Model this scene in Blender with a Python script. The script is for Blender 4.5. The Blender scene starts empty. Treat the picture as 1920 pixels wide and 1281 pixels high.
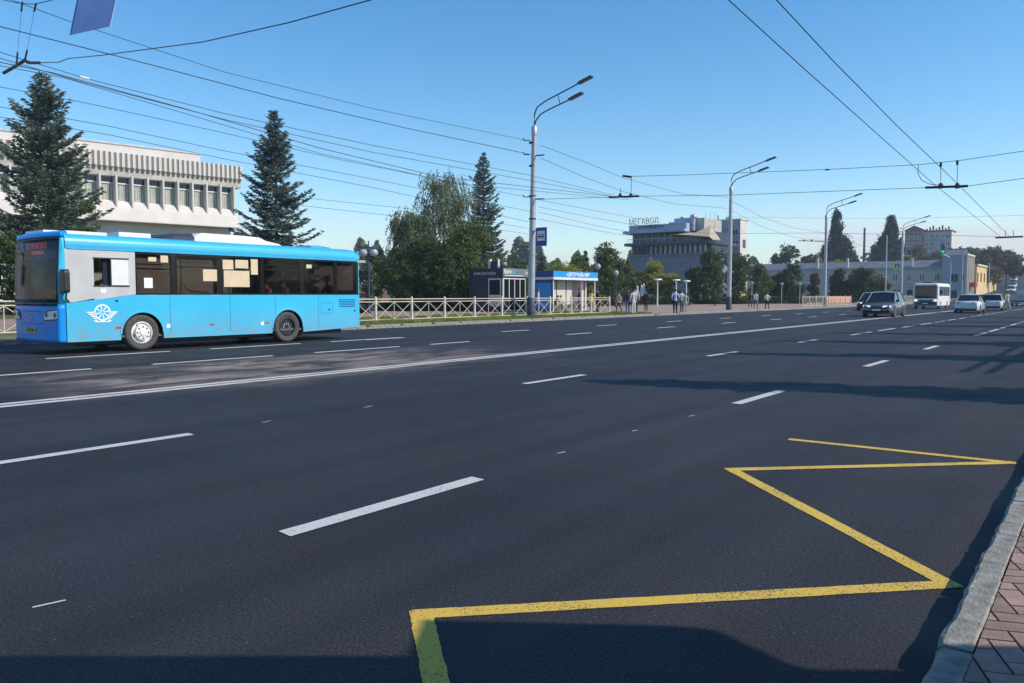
import bpy, bmesh, math, random
import numpy as np
from mathutils import Vector, Matrix
random.seed(7); np.random.seed(7)
S = bpy.context.scene
COL = S.collection
R_ = math.radians
# ------------------------------------------------------------------ camera, world, sun, exposure
FPX = 1480.0; H = 1.45; CX, CY = 960.0, 640.5
PITCH = math.atan((CY-553)/FPX); YAW = math.atan((2089-CX)*math.cos(PITCH)/FPX)
cd = bpy.data.cameras.new('camera'); cam = bpy.data.objects.new('camera', cd); COL.objects.link(cam)
cam.location = (0, 0, H); cam.rotation_euler = (R_(90)-PITCH, 0, YAW)
cd.sensor_width = 36; cd.lens = FPX/1920*36; cd.clip_start = .05; cd.clip_end = 6000
S.camera = cam
SUN_EL = R_(38); SUN_AZ = math.atan2(.3528, .9355)      # azimuth from +X towards +Y
sdir = Vector((math.cos(SUN_EL)*math.cos(SUN_AZ), math.cos(SUN_EL)*math.sin(SUN_AZ), math.sin(SUN_EL)))
sl = bpy.data.lights.new('sun', 'SUN'); so = bpy.data.objects.new('sun', sl); COL.objects.link(so)
sl.energy = 4.7; sl.angle = R_(.53); sl.color = (1, .93, .82)
so.rotation_euler = sdir.to_track_quat('Z', 'Y').to_euler()
W = bpy.data.worlds.new('World'); S.world = W; W.use_nodes = True
nt = W.node_tree; nt.nodes.clear()
out = nt.nodes.new('ShaderNodeOutputWorld'); bg = nt.nodes.new('ShaderNodeBackground')
sky = nt.nodes.new('ShaderNodeTexSky'); sky.sky_type = 'NISHITA'; sky.sun_disc = False
sky.sun_elevation = SUN_EL; sky.sun_rotation = math.pi/2-SUN_AZ
sky.air_density = 1.0; sky.dust_density = .15; sky.ozone_density = 1.6; sky.altitude = 120
hs = nt.nodes.new('ShaderNodeHueSaturation'); hs.inputs['Saturation'].default_value = 1.36; hs.inputs['Value'].default_value = 1.22; hs.inputs['Hue'].default_value = .497; nt.links.new(sky.outputs[0], hs.inputs['Color'])
bg.inputs[1].default_value = .15
# faint low cumulus near the horizon
tc = nt.nodes.new('ShaderNodeTexCoord'); sep = nt.nodes.new('ShaderNodeSeparateXYZ'); nt.links.new(tc.outputs['Generated'], sep.inputs[0])
mp = nt.nodes.new('ShaderNodeMapping'); mp.inputs['Scale'].default_value = (5, 5, 13); nt.links.new(tc.outputs['Generated'], mp.inputs[0])
nz = nt.nodes.new('ShaderNodeTexNoise'); nz.inputs['Scale'].default_value = 1.3; nz.inputs['Detail'].default_value = 7; nz.inputs['Roughness'].default_value = .55
nt.links.new(mp.outputs[0], nz.inputs[0])
cr = nt.nodes.new('ShaderNodeValToRGB'); cr.color_ramp.elements[0].position = .42; cr.color_ramp.elements[1].position = .60
nt.links.new(nz.outputs[0], cr.inputs[0])
hr = nt.nodes.new('ShaderNodeValToRGB'); e = hr.color_ramp.elements
e[0].position = .0; e[0].color = (.9, .9, .9, 1); e[1].position = .115; e[1].color = (0, 0, 0, 1)
k = hr.color_ramp.elements.new(.06); k.color = (.7, .7, .7, 1)
nt.links.new(sep.outputs[2], hr.inputs[0])
mu = nt.nodes.new('ShaderNodeMath'); mu.operation = 'MULTIPLY'; nt.links.new(cr.outputs[0], mu.inputs[0]); nt.links.new(hr.outputs[0], mu.inputs[1])
mx = nt.nodes.new('ShaderNodeMix'); mx.data_type = 'RGBA'; nt.links.new(mu.outputs[0], mx.inputs[0])
nt.links.new(hs.outputs[0], mx.inputs[6]); mx.inputs[7].default_value = (5.6, 5.2, 5.6, 1)
nt.links.new(mx.outputs[2], bg.inputs[0]); nt.links.new(bg.outputs[0], out.inputs[0])
S.view_settings.view_transform = 'Standard'; S.view_settings.look = 'None'; S.view_settings.exposure = 0; S.view_settings.gamma = 1
S.view_settings.use_curve_mapping = False
S.render.engine = 'CYCLES'
try:
    S.cycles.transparent_max_bounces = 24; S.cycles.max_bounces = 6
except Exception: pass

# ------------------------------------------------------------------ survey helpers: sight lines of the photograph
def ray(u, v):
    x = (u-CX)/FPX; y = -(v-CY)/FPX
    fw = math.cos(PITCH)+y*math.sin(PITCH); up = -math.sin(PITCH)+y*math.cos(PITCH)
    return (x*math.cos(YAW)-fw*math.sin(YAW), x*math.sin(YAW)+fw*math.cos(YAW), up)
def G(u, v, h=0):
    r = ray(u, v); t = (h-H)/r[2]; return (r[0]*t, r[1]*t)
def onX(u, v, X):
    r = ray(u, v); t = X/r[0]; return (X, r[1]*t, H+r[2]*t)
def onY(u, v, Y):
    r = ray(u, v); t = Y/r[1]; return (r[0]*t, Y, H+r[2]*t)
def atd(u, v, d):
    r = ray(u, v); t = d/(-r[0]*math.sin(YAW)+r[1]*math.cos(YAW)); return (r[0]*t, r[1]*t, H+r[2]*t)
def hill(y):
    if y < 150: return 0.0
    t = (y-150)/420
    return 17*(t*t*(3-2*t)) if t < 1 else 17+(y-570)*.01

# ------------------------------------------------------------------ materials
def new_mat(name):
    m = bpy.data.materials.new(name); m.use_nodes = True
    return m, m.node_tree, m.node_tree.nodes['Principled BSDF']
def mat(name, col, rough=.6, metal=0, var=.12, scale=6, bump=0, bscale=40, coat=0, spec=.5, dirt=None, ntype='Object'):
    m, t, p = new_mat(name)
    tcn = t.nodes.new('ShaderNodeTexCoord')
    n = t.nodes.new('ShaderNodeTexNoise'); n.inputs['Scale'].default_value = scale; n.inputs['Detail'].default_value = 6
    t.links.new(tcn.outputs[ntype], n.inputs[0])
    r = t.nodes.new('ShaderNodeValToRGB'); r.color_ramp.elements[0].position = .3; r.color_ramp.elements[1].position = .72
    a = [max(0, c*(1-var)) for c in col]; b = [min(1, c*(1+var)) for c in col]
    if dirt: a = dirt
    r.color_ramp.elements[0].color = (*a, 1); r.color_ramp.elements[1].color = (*b, 1)
    t.links.new(n.outputs[0], r.inputs[0]); t.links.new(r.outputs[0], p.inputs['Base Color'])
    p.inputs['Roughness'].default_value = rough; p.inputs['Metallic'].default_value = metal
    p.inputs['Specular IOR Level'].default_value = spec
    if coat: p.inputs['Coat Weight'].default_value = coat; p.inputs['Coat Roughness'].default_value = .06
    if bump:
        n2 = t.nodes.new('ShaderNodeTexNoise'); n2.inputs['Scale'].default_value = bscale; n2.inputs['Detail'].default_value = 4
        t.links.new(tcn.outputs[ntype], n2.inputs[0])
        bm = t.nodes.new('ShaderNodeBump'); bm.inputs['Strength'].default_value = bump; bm.inputs['Distance'].default_value = .01
        t.links.new(n2.outputs[0], bm.inputs['Height']); t.links.new(bm.outputs[0], p.inputs['Normal'])
    return m
def glass_mat(name, tint, trans=.6, rough=.03, base=(.02, .025, .03)):
    m, t, p = new_mat(name)
    p.inputs['Base Color'].default_value = (*base, 1); p.inputs['Roughness'].default_value = rough
    tr = t.nodes.new('ShaderNodeBsdfTransparent'); tr.inputs[0].default_value = (*tint, 1)
    mixs = t.nodes.new('ShaderNodeMixShader'); mixs.inputs[0].default_value = trans
    o = t.nodes['Material Output']
    t.links.new(p.outputs[0], mixs.inputs[1]); t.links.new(tr.outputs[0], mixs.inputs[2]); t.links.new(mixs.outputs[0], o.inputs[0])
    return m
def leaf_mat(name, c1, c2, c3, trans=.25):
    m, t, p = new_mat(name)
    g = t.nodes.new('ShaderNodeNewGeometry'); r = t.nodes.new('ShaderNodeValToRGB')
    r.color_ramp.elements[0].color = (*c1, 1); r.color_ramp.elements[1].color = (*c3, 1)
    k = r.color_ramp.elements.new(.5); k.color = (*c2, 1)
    tcn = t.nodes.new('ShaderNodeTexCoord'); n = t.nodes.new('ShaderNodeTexNoise'); n.inputs['Scale'].default_value = .55; n.inputs['Detail'].default_value = 3
    t.links.new(tcn.outputs['Object'], n.inputs[0])
    mm = t.nodes.new('ShaderNodeMath'); mm.operation = 'MULTIPLY_ADD'; mm.inputs[1].default_value = .55
    sb = t.nodes.new('ShaderNodeMath'); sb.operation = 'MULTIPLY_ADD'; sb.inputs[1].default_value = 1.7; sb.inputs[2].default_value = -.62
    t.links.new(n.outputs[0], sb.inputs[0])
    t.links.new(g.outputs['Random Per Island'], mm.inputs[0]); t.links.new(sb.outputs[0], mm.inputs[2]); t.links.new(mm.outputs[0], r.inputs[0])
    t.links.new(r.outputs[0], p.inputs['Base Color']); p.inputs['Roughness'].default_value = .55; p.inputs['Specular IOR Level'].default_value = .3
    tl = t.nodes.new('ShaderNodeBsdfTranslucent'); t.links.new(r.outputs[0], tl.inputs[0])
    mixs = t.nodes.new('ShaderNodeMixShader'); mixs.inputs[0].default_value = trans
    o = t.nodes['Material Output']
    t.links.new(p.outputs[0], mixs.inputs[1]); t.links.new(tl.outputs[0], mixs.inputs[2]); t.links.new(mixs.outputs[0], o.inputs[0])
    return m

def asphalt_mat():
    m, t, p = new_mat('asphalt')
    g = t.nodes.new('ShaderNodeNewGeometry')
    N = lambda sc, det, rough=.5: (lambda n: (setattr(n.inputs['Scale'], 'default_value', sc), setattr(n.inputs['Detail'], 'default_value', det), setattr(n.inputs['Roughness'], 'default_value', rough), t.links.new(g.outputs['Position'], n.inputs[0]), n)[-1])(t.nodes.new('ShaderNodeTexNoise'))
    def ramp(src, p0, p1, c0, c1):
        r = t.nodes.new('ShaderNodeValToRGB'); r.color_ramp.elements[0].position = p0; r.color_ramp.elements[1].position = p1
        r.color_ramp.elements[0].color = (*c0, 1); r.color_ramp.elements[1].color = (*c1, 1); t.links.new(src, r.inputs[0]); return r
    def mixc(f, a, b, mode='MIX'):
        x = t.nodes.new('ShaderNodeMix'); x.data_type = 'RGBA'; x.blend_type = mode
        if isinstance(f, float): x.inputs[0].default_value = f
        else: t.links.new(f, x.inputs[0])
        for s, i in ((a, 6), (b, 7)):
            if isinstance(s, tuple): x.inputs[i].default_value = (*s, 1)
            else: t.links.new(s, x.inputs[i])
        return x.outputs[2]
    big = ramp(N(.35, 5).outputs[0], .3, .7, (.0160, .0152, .0200), (.0270, .0250, .0305))
    # streaks along the traffic direction (paver passes)
    mpn = t.nodes.new('ShaderNodeMapping'); mpn.inputs['Scale'].default_value = (1.6, .05, 1); t.links.new(g.outputs['Position'], mpn.inputs[0])
    st = t.nodes.new('ShaderNodeTexNoise'); st.inputs['Scale'].default_value = 1; st.inputs['Detail'].default_value = 4; t.links.new(mpn.outputs[0], st.inputs[0])
    strk = ramp(st.outputs[0], .35, .68, (.74, .74, .77), (1.3, 1.27, 1.22))
    c = mixc(1.0, big.outputs[0], strk.outputs[0], 'MULTIPLY')
    fine = ramp(N(62, 4, .75).outputs[0], .38, .64, (.32, .32, .34), (2.0, 1.95, 1.85))
    c = mixc(1.0, c, fine.outputs[0], 'MULTIPLY')
    vo = t.nodes.new('ShaderNodeTexVoronoi'); vo.inputs['Scale'].default_value = 48; t.links.new(g.outputs['Position'], vo.inputs[0])
    sx = t.nodes.new('ShaderNodeSeparateColor'); t.links.new(vo.outputs['Color'], sx.inputs[0])
    chip = ramp(sx.outputs[0], .95, .97, (0, 0, 0), (1, 1, 1))
    dd = ramp(vo.outputs['Distance'], .2, .3, (1, 1, 1), (0, 0, 0))
    cf = t.nodes.new('ShaderNodeMath'); cf.operation = 'MULTIPLY'; t.links.new(chip.outputs[0], cf.inputs[0]); t.links.new(dd.outputs[0], cf.inputs[1])
    c = mixc(cf.outputs[0], c, (.10, .097, .095))
    # sandy dust brushed over the lane beside the double line (X -15.6..-11, Y 4..17)
    sp = t.nodes.new('ShaderNodeSeparateXYZ'); t.links.new(g.outputs['Position'], sp.inputs[0])
    def band(o, a, b, c_, d):
        m1 = t.nodes.new('ShaderNodeMapRange'); m1.inputs[1].default_value = a; m1.inputs[2].default_value = b; t.links.new(o, m1.inputs[0])
        m2 = t.nodes.new('ShaderNodeMapRange'); m2.inputs[1].default_value = c_; m2.inputs[2].default_value = d; m2.inputs[3].default_value = 1; m2.inputs[4].default_value = 0; t.links.new(o, m2.inputs[0])
        mm = t.nodes.new('ShaderNodeMath'); mm.operation = 'MULTIPLY'; t.links.new(m1.outputs[0], mm.inputs[0]); t.links.new(m2.outputs[0], mm.inputs[1]); return mm.outputs[0]
    bx = band(sp.outputs[0], -15.9, -14.6, -12.0, -10.2); by = band(sp.outputs[1], 4.6, 6.6, 12.0, 18.0)
    mb = t.nodes.new('ShaderNodeMath'); mb.operation = 'MULTIPLY'; t.links.new(bx, mb.inputs[0]); t.links.new(by, mb.inputs[1])
    mpd = t.nodes.new('ShaderNodeMapping'); mpd.inputs['Scale'].default_value = (1.0, .42, 1); mpd.inputs['Rotation'].default_value = (0, 0, .35); t.links.new(g.outputs['Position'], mpd.inputs[0])
    dn = t.nodes.new('ShaderNodeTexNoise'); dn.inputs['Scale'].default_value = 1.1; dn.inputs['Detail'].default_value = 9; dn.inputs['Roughness'].default_value = .68; dn.inputs['Distortion'].default_value = .7; t.links.new(mpd.outputs[0], dn.inputs[0])
    dr = ramp(dn.outputs[0], .44, .60, (.08, .08, .08), (.95, .95, .95))
    ms = t.nodes.new('ShaderNodeMath'); ms.operation = 'MULTIPLY'; t.links.new(mb.outputs[0], ms.inputs[0]); t.links.new(dr.outputs[0], ms.inputs[1])
    c = mixc(ms.outputs[0], c, (.30, .235, .19))
    t.links.new(c, p.inputs['Base Color'])
    rr = ramp(N(1.2, 4).outputs[0], .3, .7, (.62,)*3, (.82,)*3); t.links.new(rr.outputs[0], p.inputs['Roughness'])
    p.inputs['Specular IOR Level'].default_value = .35
    bm = t.nodes.new('ShaderNodeBump'); bm.inputs['Strength'].default_value = .8; bm.inputs['Distance'].default_value = .008
    nb = N(75, 3, .6); t.links.new(nb.outputs[0], bm.inputs['Height']); t.links.new(bm.outputs[0], p.inputs['Normal'])
    return m

def paint_mat(name, col, worn=.42):
    m, t, p = new_mat(name)
    g = t.nodes.new('ShaderNodeNewGeometry')
    n = t.nodes.new('ShaderNodeTexNoise'); n.inputs['Scale'].default_value = 95; n.inputs['Detail'].default_value = 5; t.links.new(g.outputs['Position'], n.inputs[0])
    n2 = t.nodes.new('ShaderNodeTexNoise'); n2.inputs['Scale'].default_value = 2.5; n2.inputs['Detail'].default_value = 5; t.links.new(g.outputs['Position'], n2.inputs[0])
    ad = t.nodes.new('ShaderNodeMath'); ad.operation = 'MULTIPLY_ADD'; ad.inputs[1].default_value = .35; t.links.new(n2.outputs[0], ad.inputs[0]); t.links.new(n.outputs[0], ad.inputs[2])
    r = t.nodes.new('ShaderNodeValToRGB'); r.color_ramp.elements[0].position = worn+.12; r.color_ramp.elements[1].position = worn+.22
    r.color_ramp.elements[0].color = (.07, .065, .06, 1); r.color_ramp.elements[1].color = (*col, 1); t.links.new(ad.outputs[0], r.inputs[0])
    t.links.new(r.outputs[0], p.inputs['Base Color']); p.inputs['Roughness'].default_value = .75
    bm = t.nodes.new('ShaderNodeBump'); bm.inputs['Strength'].default_value = .5; bm.inputs['Distance'].default_value = .004
    t.links.new(n.outputs[0], bm.inputs['Height']); t.links.new(bm.outputs[0], p.inputs['Normal'])
    return m
def tile_mat(name, c1, c2, joint, sc=5.0):
    m, t, p = new_mat(name)
    g = t.nodes.new('ShaderNodeNewGeometry'); b = t.nodes.new('ShaderNodeTexBrick'); b.inputs['Scale'].default_value = sc
    b.inputs['Color1'].default_value = (*c1, 1); b.inputs['Color2'].default_value = (*c2, 1); b.inputs['Mortar'].default_value = (*joint, 1); b.inputs['Mortar Size'].default_value = .015
    t.links.new(g.outputs['Position'], b.inputs[0])
    n = t.nodes.new('ShaderNodeTexNoise'); n.inputs['Scale'].default_value = .5; n.inputs['Detail'].default_value = 6; t.links.new(g.outputs['Position'], n.inputs[0])
    r = t.nodes.new('ShaderNodeValToRGB'); r.color_ramp.elements[0].color = (.72, .7, .7, 1); r.color_ramp.elements[1].color = (1.15, 1.12, 1.1, 1); r.color_ramp.elements[0].position = .3; r.color_ramp.elements[1].position = .7
    t.links.new(n.outputs[0], r.inputs[0])
    x = t.nodes.new('ShaderNodeMix'); x.data_type = 'RGBA'; x.blend_type = 'MULTIPLY'; x.inputs[0].default_value = 1
    t.links.new(b.outputs[0], x.inputs[6]); t.links.new(r.outputs[0], x.inputs[7]); t.links.new(x.outputs[2], p.inputs['Base Color']); p.inputs['Roughness'].default_value = .8
    return m

M = {}
M['asphalt'] = asphalt_mat()
M['white_paint'] = paint_mat('white road paint', (.54, .53, .51), .36)
M['yellow_paint'] = paint_mat('yellow road paint', (.64, .42, .06), .40)
M['kerb'] = mat('kerb concrete', (.34, .32, .285), .9, scale=9, bump=.9, bscale=60, dirt=(.13, .12, .105))
M['paver'] = mat('red grey paving stone', (.29, .19, .155), .85, var=.22, scale=9, bump=.5, bscale=120)
M['paver_dark'] = mat('dark joint sand', (.035, .03, .028), .9)
M['plaza'] = tile_mat('plaza paving', (.42, .285, .215), (.35, .24, .185), (.2, .15, .12), 2.2)
M['lawn'] = mat('lawn', (.085, .105, .028), .9, var=.45, scale=.7, bump=.6, bscale=30, dirt=(.06, .055, .028))
M['soil'] = mat('verge soil', (.15, .16, .055), .95, var=.35, scale=2.2, bump=.7, bscale=35)
M['far_ground'] = mat('far ground', (.075, .09, .045), .95, var=.3, scale=.02, ntype='Object')
M['grass'] = leaf_mat('grass blades', (.10, .15, .02), (.21, .26, .04), (.36, .34, .10), .35)
M['white'] = mat('white painted metal', (.72, .70, .66), .45, var=.06)
M['fence'] = mat('fence paint', (.63, .55, .45), .5, var=.1, scale=10)
M['black'] = mat('black plastic', (.018, .018, .02), .45)
M['rubber'] = mat('tyre rubber', (.07, .065, .06), .85, var=.25, scale=14)
M['steel'] = mat('galvanised steel', (.42, .43, .45), .5, metal=.35, var=.12, scale=3)
M['dark_steel'] = mat('dark grey steel', (.045, .055, .08), .5, metal=.2)
M['cable'] = mat('cable sheath', (.02, .022, .028), .6)
M['cable_green'] = mat('oxidised copper wire', (.05, .06, .065), .5)
M['bus_blue'] = mat('bus blue paint', (.045, .46, .71), .35, var=.06, scale=1.2, coat=.25, spec=.3)
def road_grime(m, z0, z1):
    # splashed dust that thickens towards the sills, broken up by noise
    t = m.node_tree; p = t.nodes['Principled BSDF']; src = p.inputs['Base Color'].links[0].from_socket
    tcn = t.nodes.new('ShaderNodeTexCoord'); sp = t.nodes.new('ShaderNodeSeparateXYZ'); t.links.new(tcn.outputs['Object'], sp.inputs[0])
    mr = t.nodes.new('ShaderNodeMapRange'); mr.inputs[1].default_value = z0; mr.inputs[2].default_value = z1; mr.inputs[3].default_value = 1; mr.inputs[4].default_value = 0; t.links.new(sp.outputs[2], mr.inputs[0])
    mpp = t.nodes.new('ShaderNodeMapping'); mpp.inputs['Scale'].default_value = (1, 2.2, 5); t.links.new(tcn.outputs['Object'], mpp.inputs[0])
    n = t.nodes.new('ShaderNodeTexNoise'); n.inputs['Scale'].default_value = 1.6; n.inputs['Detail'].default_value = 8; n.inputs['Roughness'].default_value = .7; t.links.new(mpp.outputs[0], n.inputs[0])
    rr = t.nodes.new('ShaderNodeValToRGB'); rr.color_ramp.elements[0].position = .36; rr.color_ramp.elements[1].position = .72; t.links.new(n.outputs[0], rr.inputs[0])
    mm = t.nodes.new('ShaderNodeMath'); mm.operation = 'MULTIPLY'; t.links.new(mr.outputs[0], mm.inputs[0]); t.links.new(rr.outputs[0], mm.inputs[1])
    x = t.nodes.new('ShaderNodeMix'); x.data_type = 'RGBA'; t.links.new(mm.outputs[0], x.inputs[0]); t.links.new(src, x.inputs[6]); x.inputs[7].default_value = (.25, .27, .27, 1); t.links.new(x.outputs[2], p.inputs['Base Color'])
road_grime(M['bus_blue'], .3, 1.15)
M['bus_roof'] = mat('bus roof blue paint', (.05, .45, .71), .3, var=.05, scale=1.2, coat=.9)
M['bus_front_shaded'] = mat('shaded bus front blue', (.008, .26, .74), .4, var=.05, scale=1.2, coat=.1, spec=.2)  # bus blue darkened, putting the shade of the nose into the colour
M['black_gloss'] = mat('bonded black glazing edge', (.006, .006, .008), .15)
M['bus_white'] = mat('white gelcoat', (.74, .72, .68), .4, var=.05)
M['bus_grey'] = mat('silver grey film', (.50, .50, .49), .3, var=.1, scale=2)
M['orange'] = mat('orange fabric', (.42, .09, .035), .8)
M['yellow'] = mat('yellow painted tube', (.75, .48, .06), .4)
M['interior'] = mat('grey interior laminate', (.11, .10, .095), .7)
M['patch_beige'] = mat('pale beige patch', (.66, .52, .34), .7, var=.05)
M['bus_glass'] = glass_mat('tinted side glass', (.80, .76, .72), .70, base=(.006, .006, .008))
M['wind_glass'] = glass_mat('windscreen glass', (.85, .9, .95), .68, base=(.006, .008, .012))
M['clear_glass'] = glass_mat('clear glass', (.85, .88, .88), .55)
M['dark_glass'] = mat('dark window glass', (.012, .018, .03), .08, var=.2, scale=.6)
M['lens'] = mat('headlight lens', (.8, .8, .8), .12, var=.1, coat=.5)
M['red'] = mat('red plastic', (.40, .03, .02), .35)
M['plate'] = mat('amber number plate', (.62, .34, .03), .5)
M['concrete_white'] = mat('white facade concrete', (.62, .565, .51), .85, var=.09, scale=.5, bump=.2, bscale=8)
M['concrete_grey'] = mat('grey facade concrete', (.46, .42, .38), .9, var=.25, scale=1.2)  # darker and greyer than the white facade, unevenly toned
M['curtain'] = mat('pale curtain', (.42, .43, .37), .9, var=.15, scale=2)
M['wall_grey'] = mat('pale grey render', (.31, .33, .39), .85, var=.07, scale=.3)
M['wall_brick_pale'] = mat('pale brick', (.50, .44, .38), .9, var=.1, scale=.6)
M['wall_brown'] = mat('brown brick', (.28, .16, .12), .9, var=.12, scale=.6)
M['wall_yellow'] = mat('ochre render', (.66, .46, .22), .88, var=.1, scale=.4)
M['wall_cream'] = mat('cream render', (.47, .43, .37), .88, var=.1, scale=.3)
M['plant_blue'] = mat('pale blue metal cladding', (.33, .40, .52), .6, var=.08, scale=.4)
M['roof_slate'] = mat('grey sheet roof', (.13, .14, .16), .6, var=.2, scale=.5)
M['roof_red'] = mat('dark red roof', (.16, .06, .05), .7)
M['canvas'] = mat('sand coloured canvas', (.42, .34, .25), .9, var=.1)
M['bark'] = mat('bark', (.07, .052, .04), .95, var=.35, scale=5, bump=.8, bscale=20)
M['birch_bark'] = mat('birch bark', (.55, .53, .49), .85, var=.1, scale=3, dirt=(.06, .05, .045))
M['spruce'] = leaf_mat('spruce needles', (.035, .06, .045), (.11, .15, .11), (.26, .27, .16), .2)
M['spruce_blue'] = leaf_mat('blue spruce needles', (.03, .058, .058), (.10, .15, .135), (.26, .29, .23), .2)
M['leaf_dark'] = leaf_mat('dark broad leaves', (.018, .040, .012), (.055, .092, .025), (.17, .20, .05), .3)
M['leaf_mid'] = leaf_mat('mid green leaves', (.035, .062, .016), (.085, .125, .03), (.19, .20, .055), .3)
M['leaf_yellow'] = leaf_mat('yellow green leaves', (.12, .14, .018), (.27, .27, .035), (.42, .36, .06), .35)
M['leaf_autumn'] = leaf_mat('turning autumn leaves', (.05, .055, .025), (.12, .095, .045), (.20, .15, .06), .25)
M['birch_leaf'] = leaf_mat('birch leaves', (.06, .085, .035), (.14, .17, .08), (.3, .31, .18), .35)
M['poplar'] = leaf_mat('poplar leaves', (.007, .020, .018), (.015, .034, .028), (.03, .055, .042), .05)
M['skin'] = mat('skin', (.50, .30, .21), .6, var=.05)
M['hair_dark'] = mat('dark hair', (.025, .018, .014), .6)
M['hair_brown'] = mat('brown hair', (.10, .055, .03), .6)
M['kiosk_navy'] = mat('navy kiosk panel', (.022, .027, .05), .45, var=.08)
M['kiosk_white'] = mat('white frame profile', (.70, .68, .64), .4, var=.05)
M['sign_grey'] = mat('grey sign board', (.16, .17, .18), .5)
M['sign_white'] = mat('white lettering', (.82, .82, .82), .5, var=.02)
M['sign_cyan'] = mat('cyan lettering', (.05, .48, .60), .5, var=.02)
M['sign_blue'] = mat('blue fascia', (.015, .27, .62), .4, var=.04)
M['sign_navy'] = mat('deep blue panel', (.012, .05, .24), .4, var=.06)
M['stop_blue'] = mat('traffic sign blue', (.01, .05, .30), .4, var=.04)
M['panel_pink'] = mat('pale shelter panel', (.60, .52, .47), .6, var=.05)
M['lime'] = mat('lime reflective border', (.55, .72, .08), .5)
M['globe'] = mat('milky globe', (.34, .36, .42), .12, var=.05, coat=.5)
M['stone'] = mat('pale stone', (.46, .44, .42), .85, var=.12, scale=1.5)
M['marble'] = mat('pale pink panel cladding', (.62, .52, .48), .7, var=.2, scale=.9)
def cloth(c): 
    k = 'cloth_%.2f_%.2f_%.2f' % c
    if k not in M: M[k] = mat('cloth', c, .9, var=.12, scale=12)
    return M[k]
def paint(c, metal=.1):
    k = 'car_%.2f_%.2f_%.2f' % c
    if k not in M: M[k] = mat('car paint', c, .3, metal=metal, var=.04, coat=.8)
    return M[k]
def emis(name, c, s):
    if name not in M:
        m, t, p = new_mat(name); p.inputs['Base Color'].default_value = (*c, 1)
        p.inputs['Emission Color'].default_value = (*c, 1); p.inputs['Emission Strength'].default_value = s; M[name] = m
    return M[name]

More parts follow.
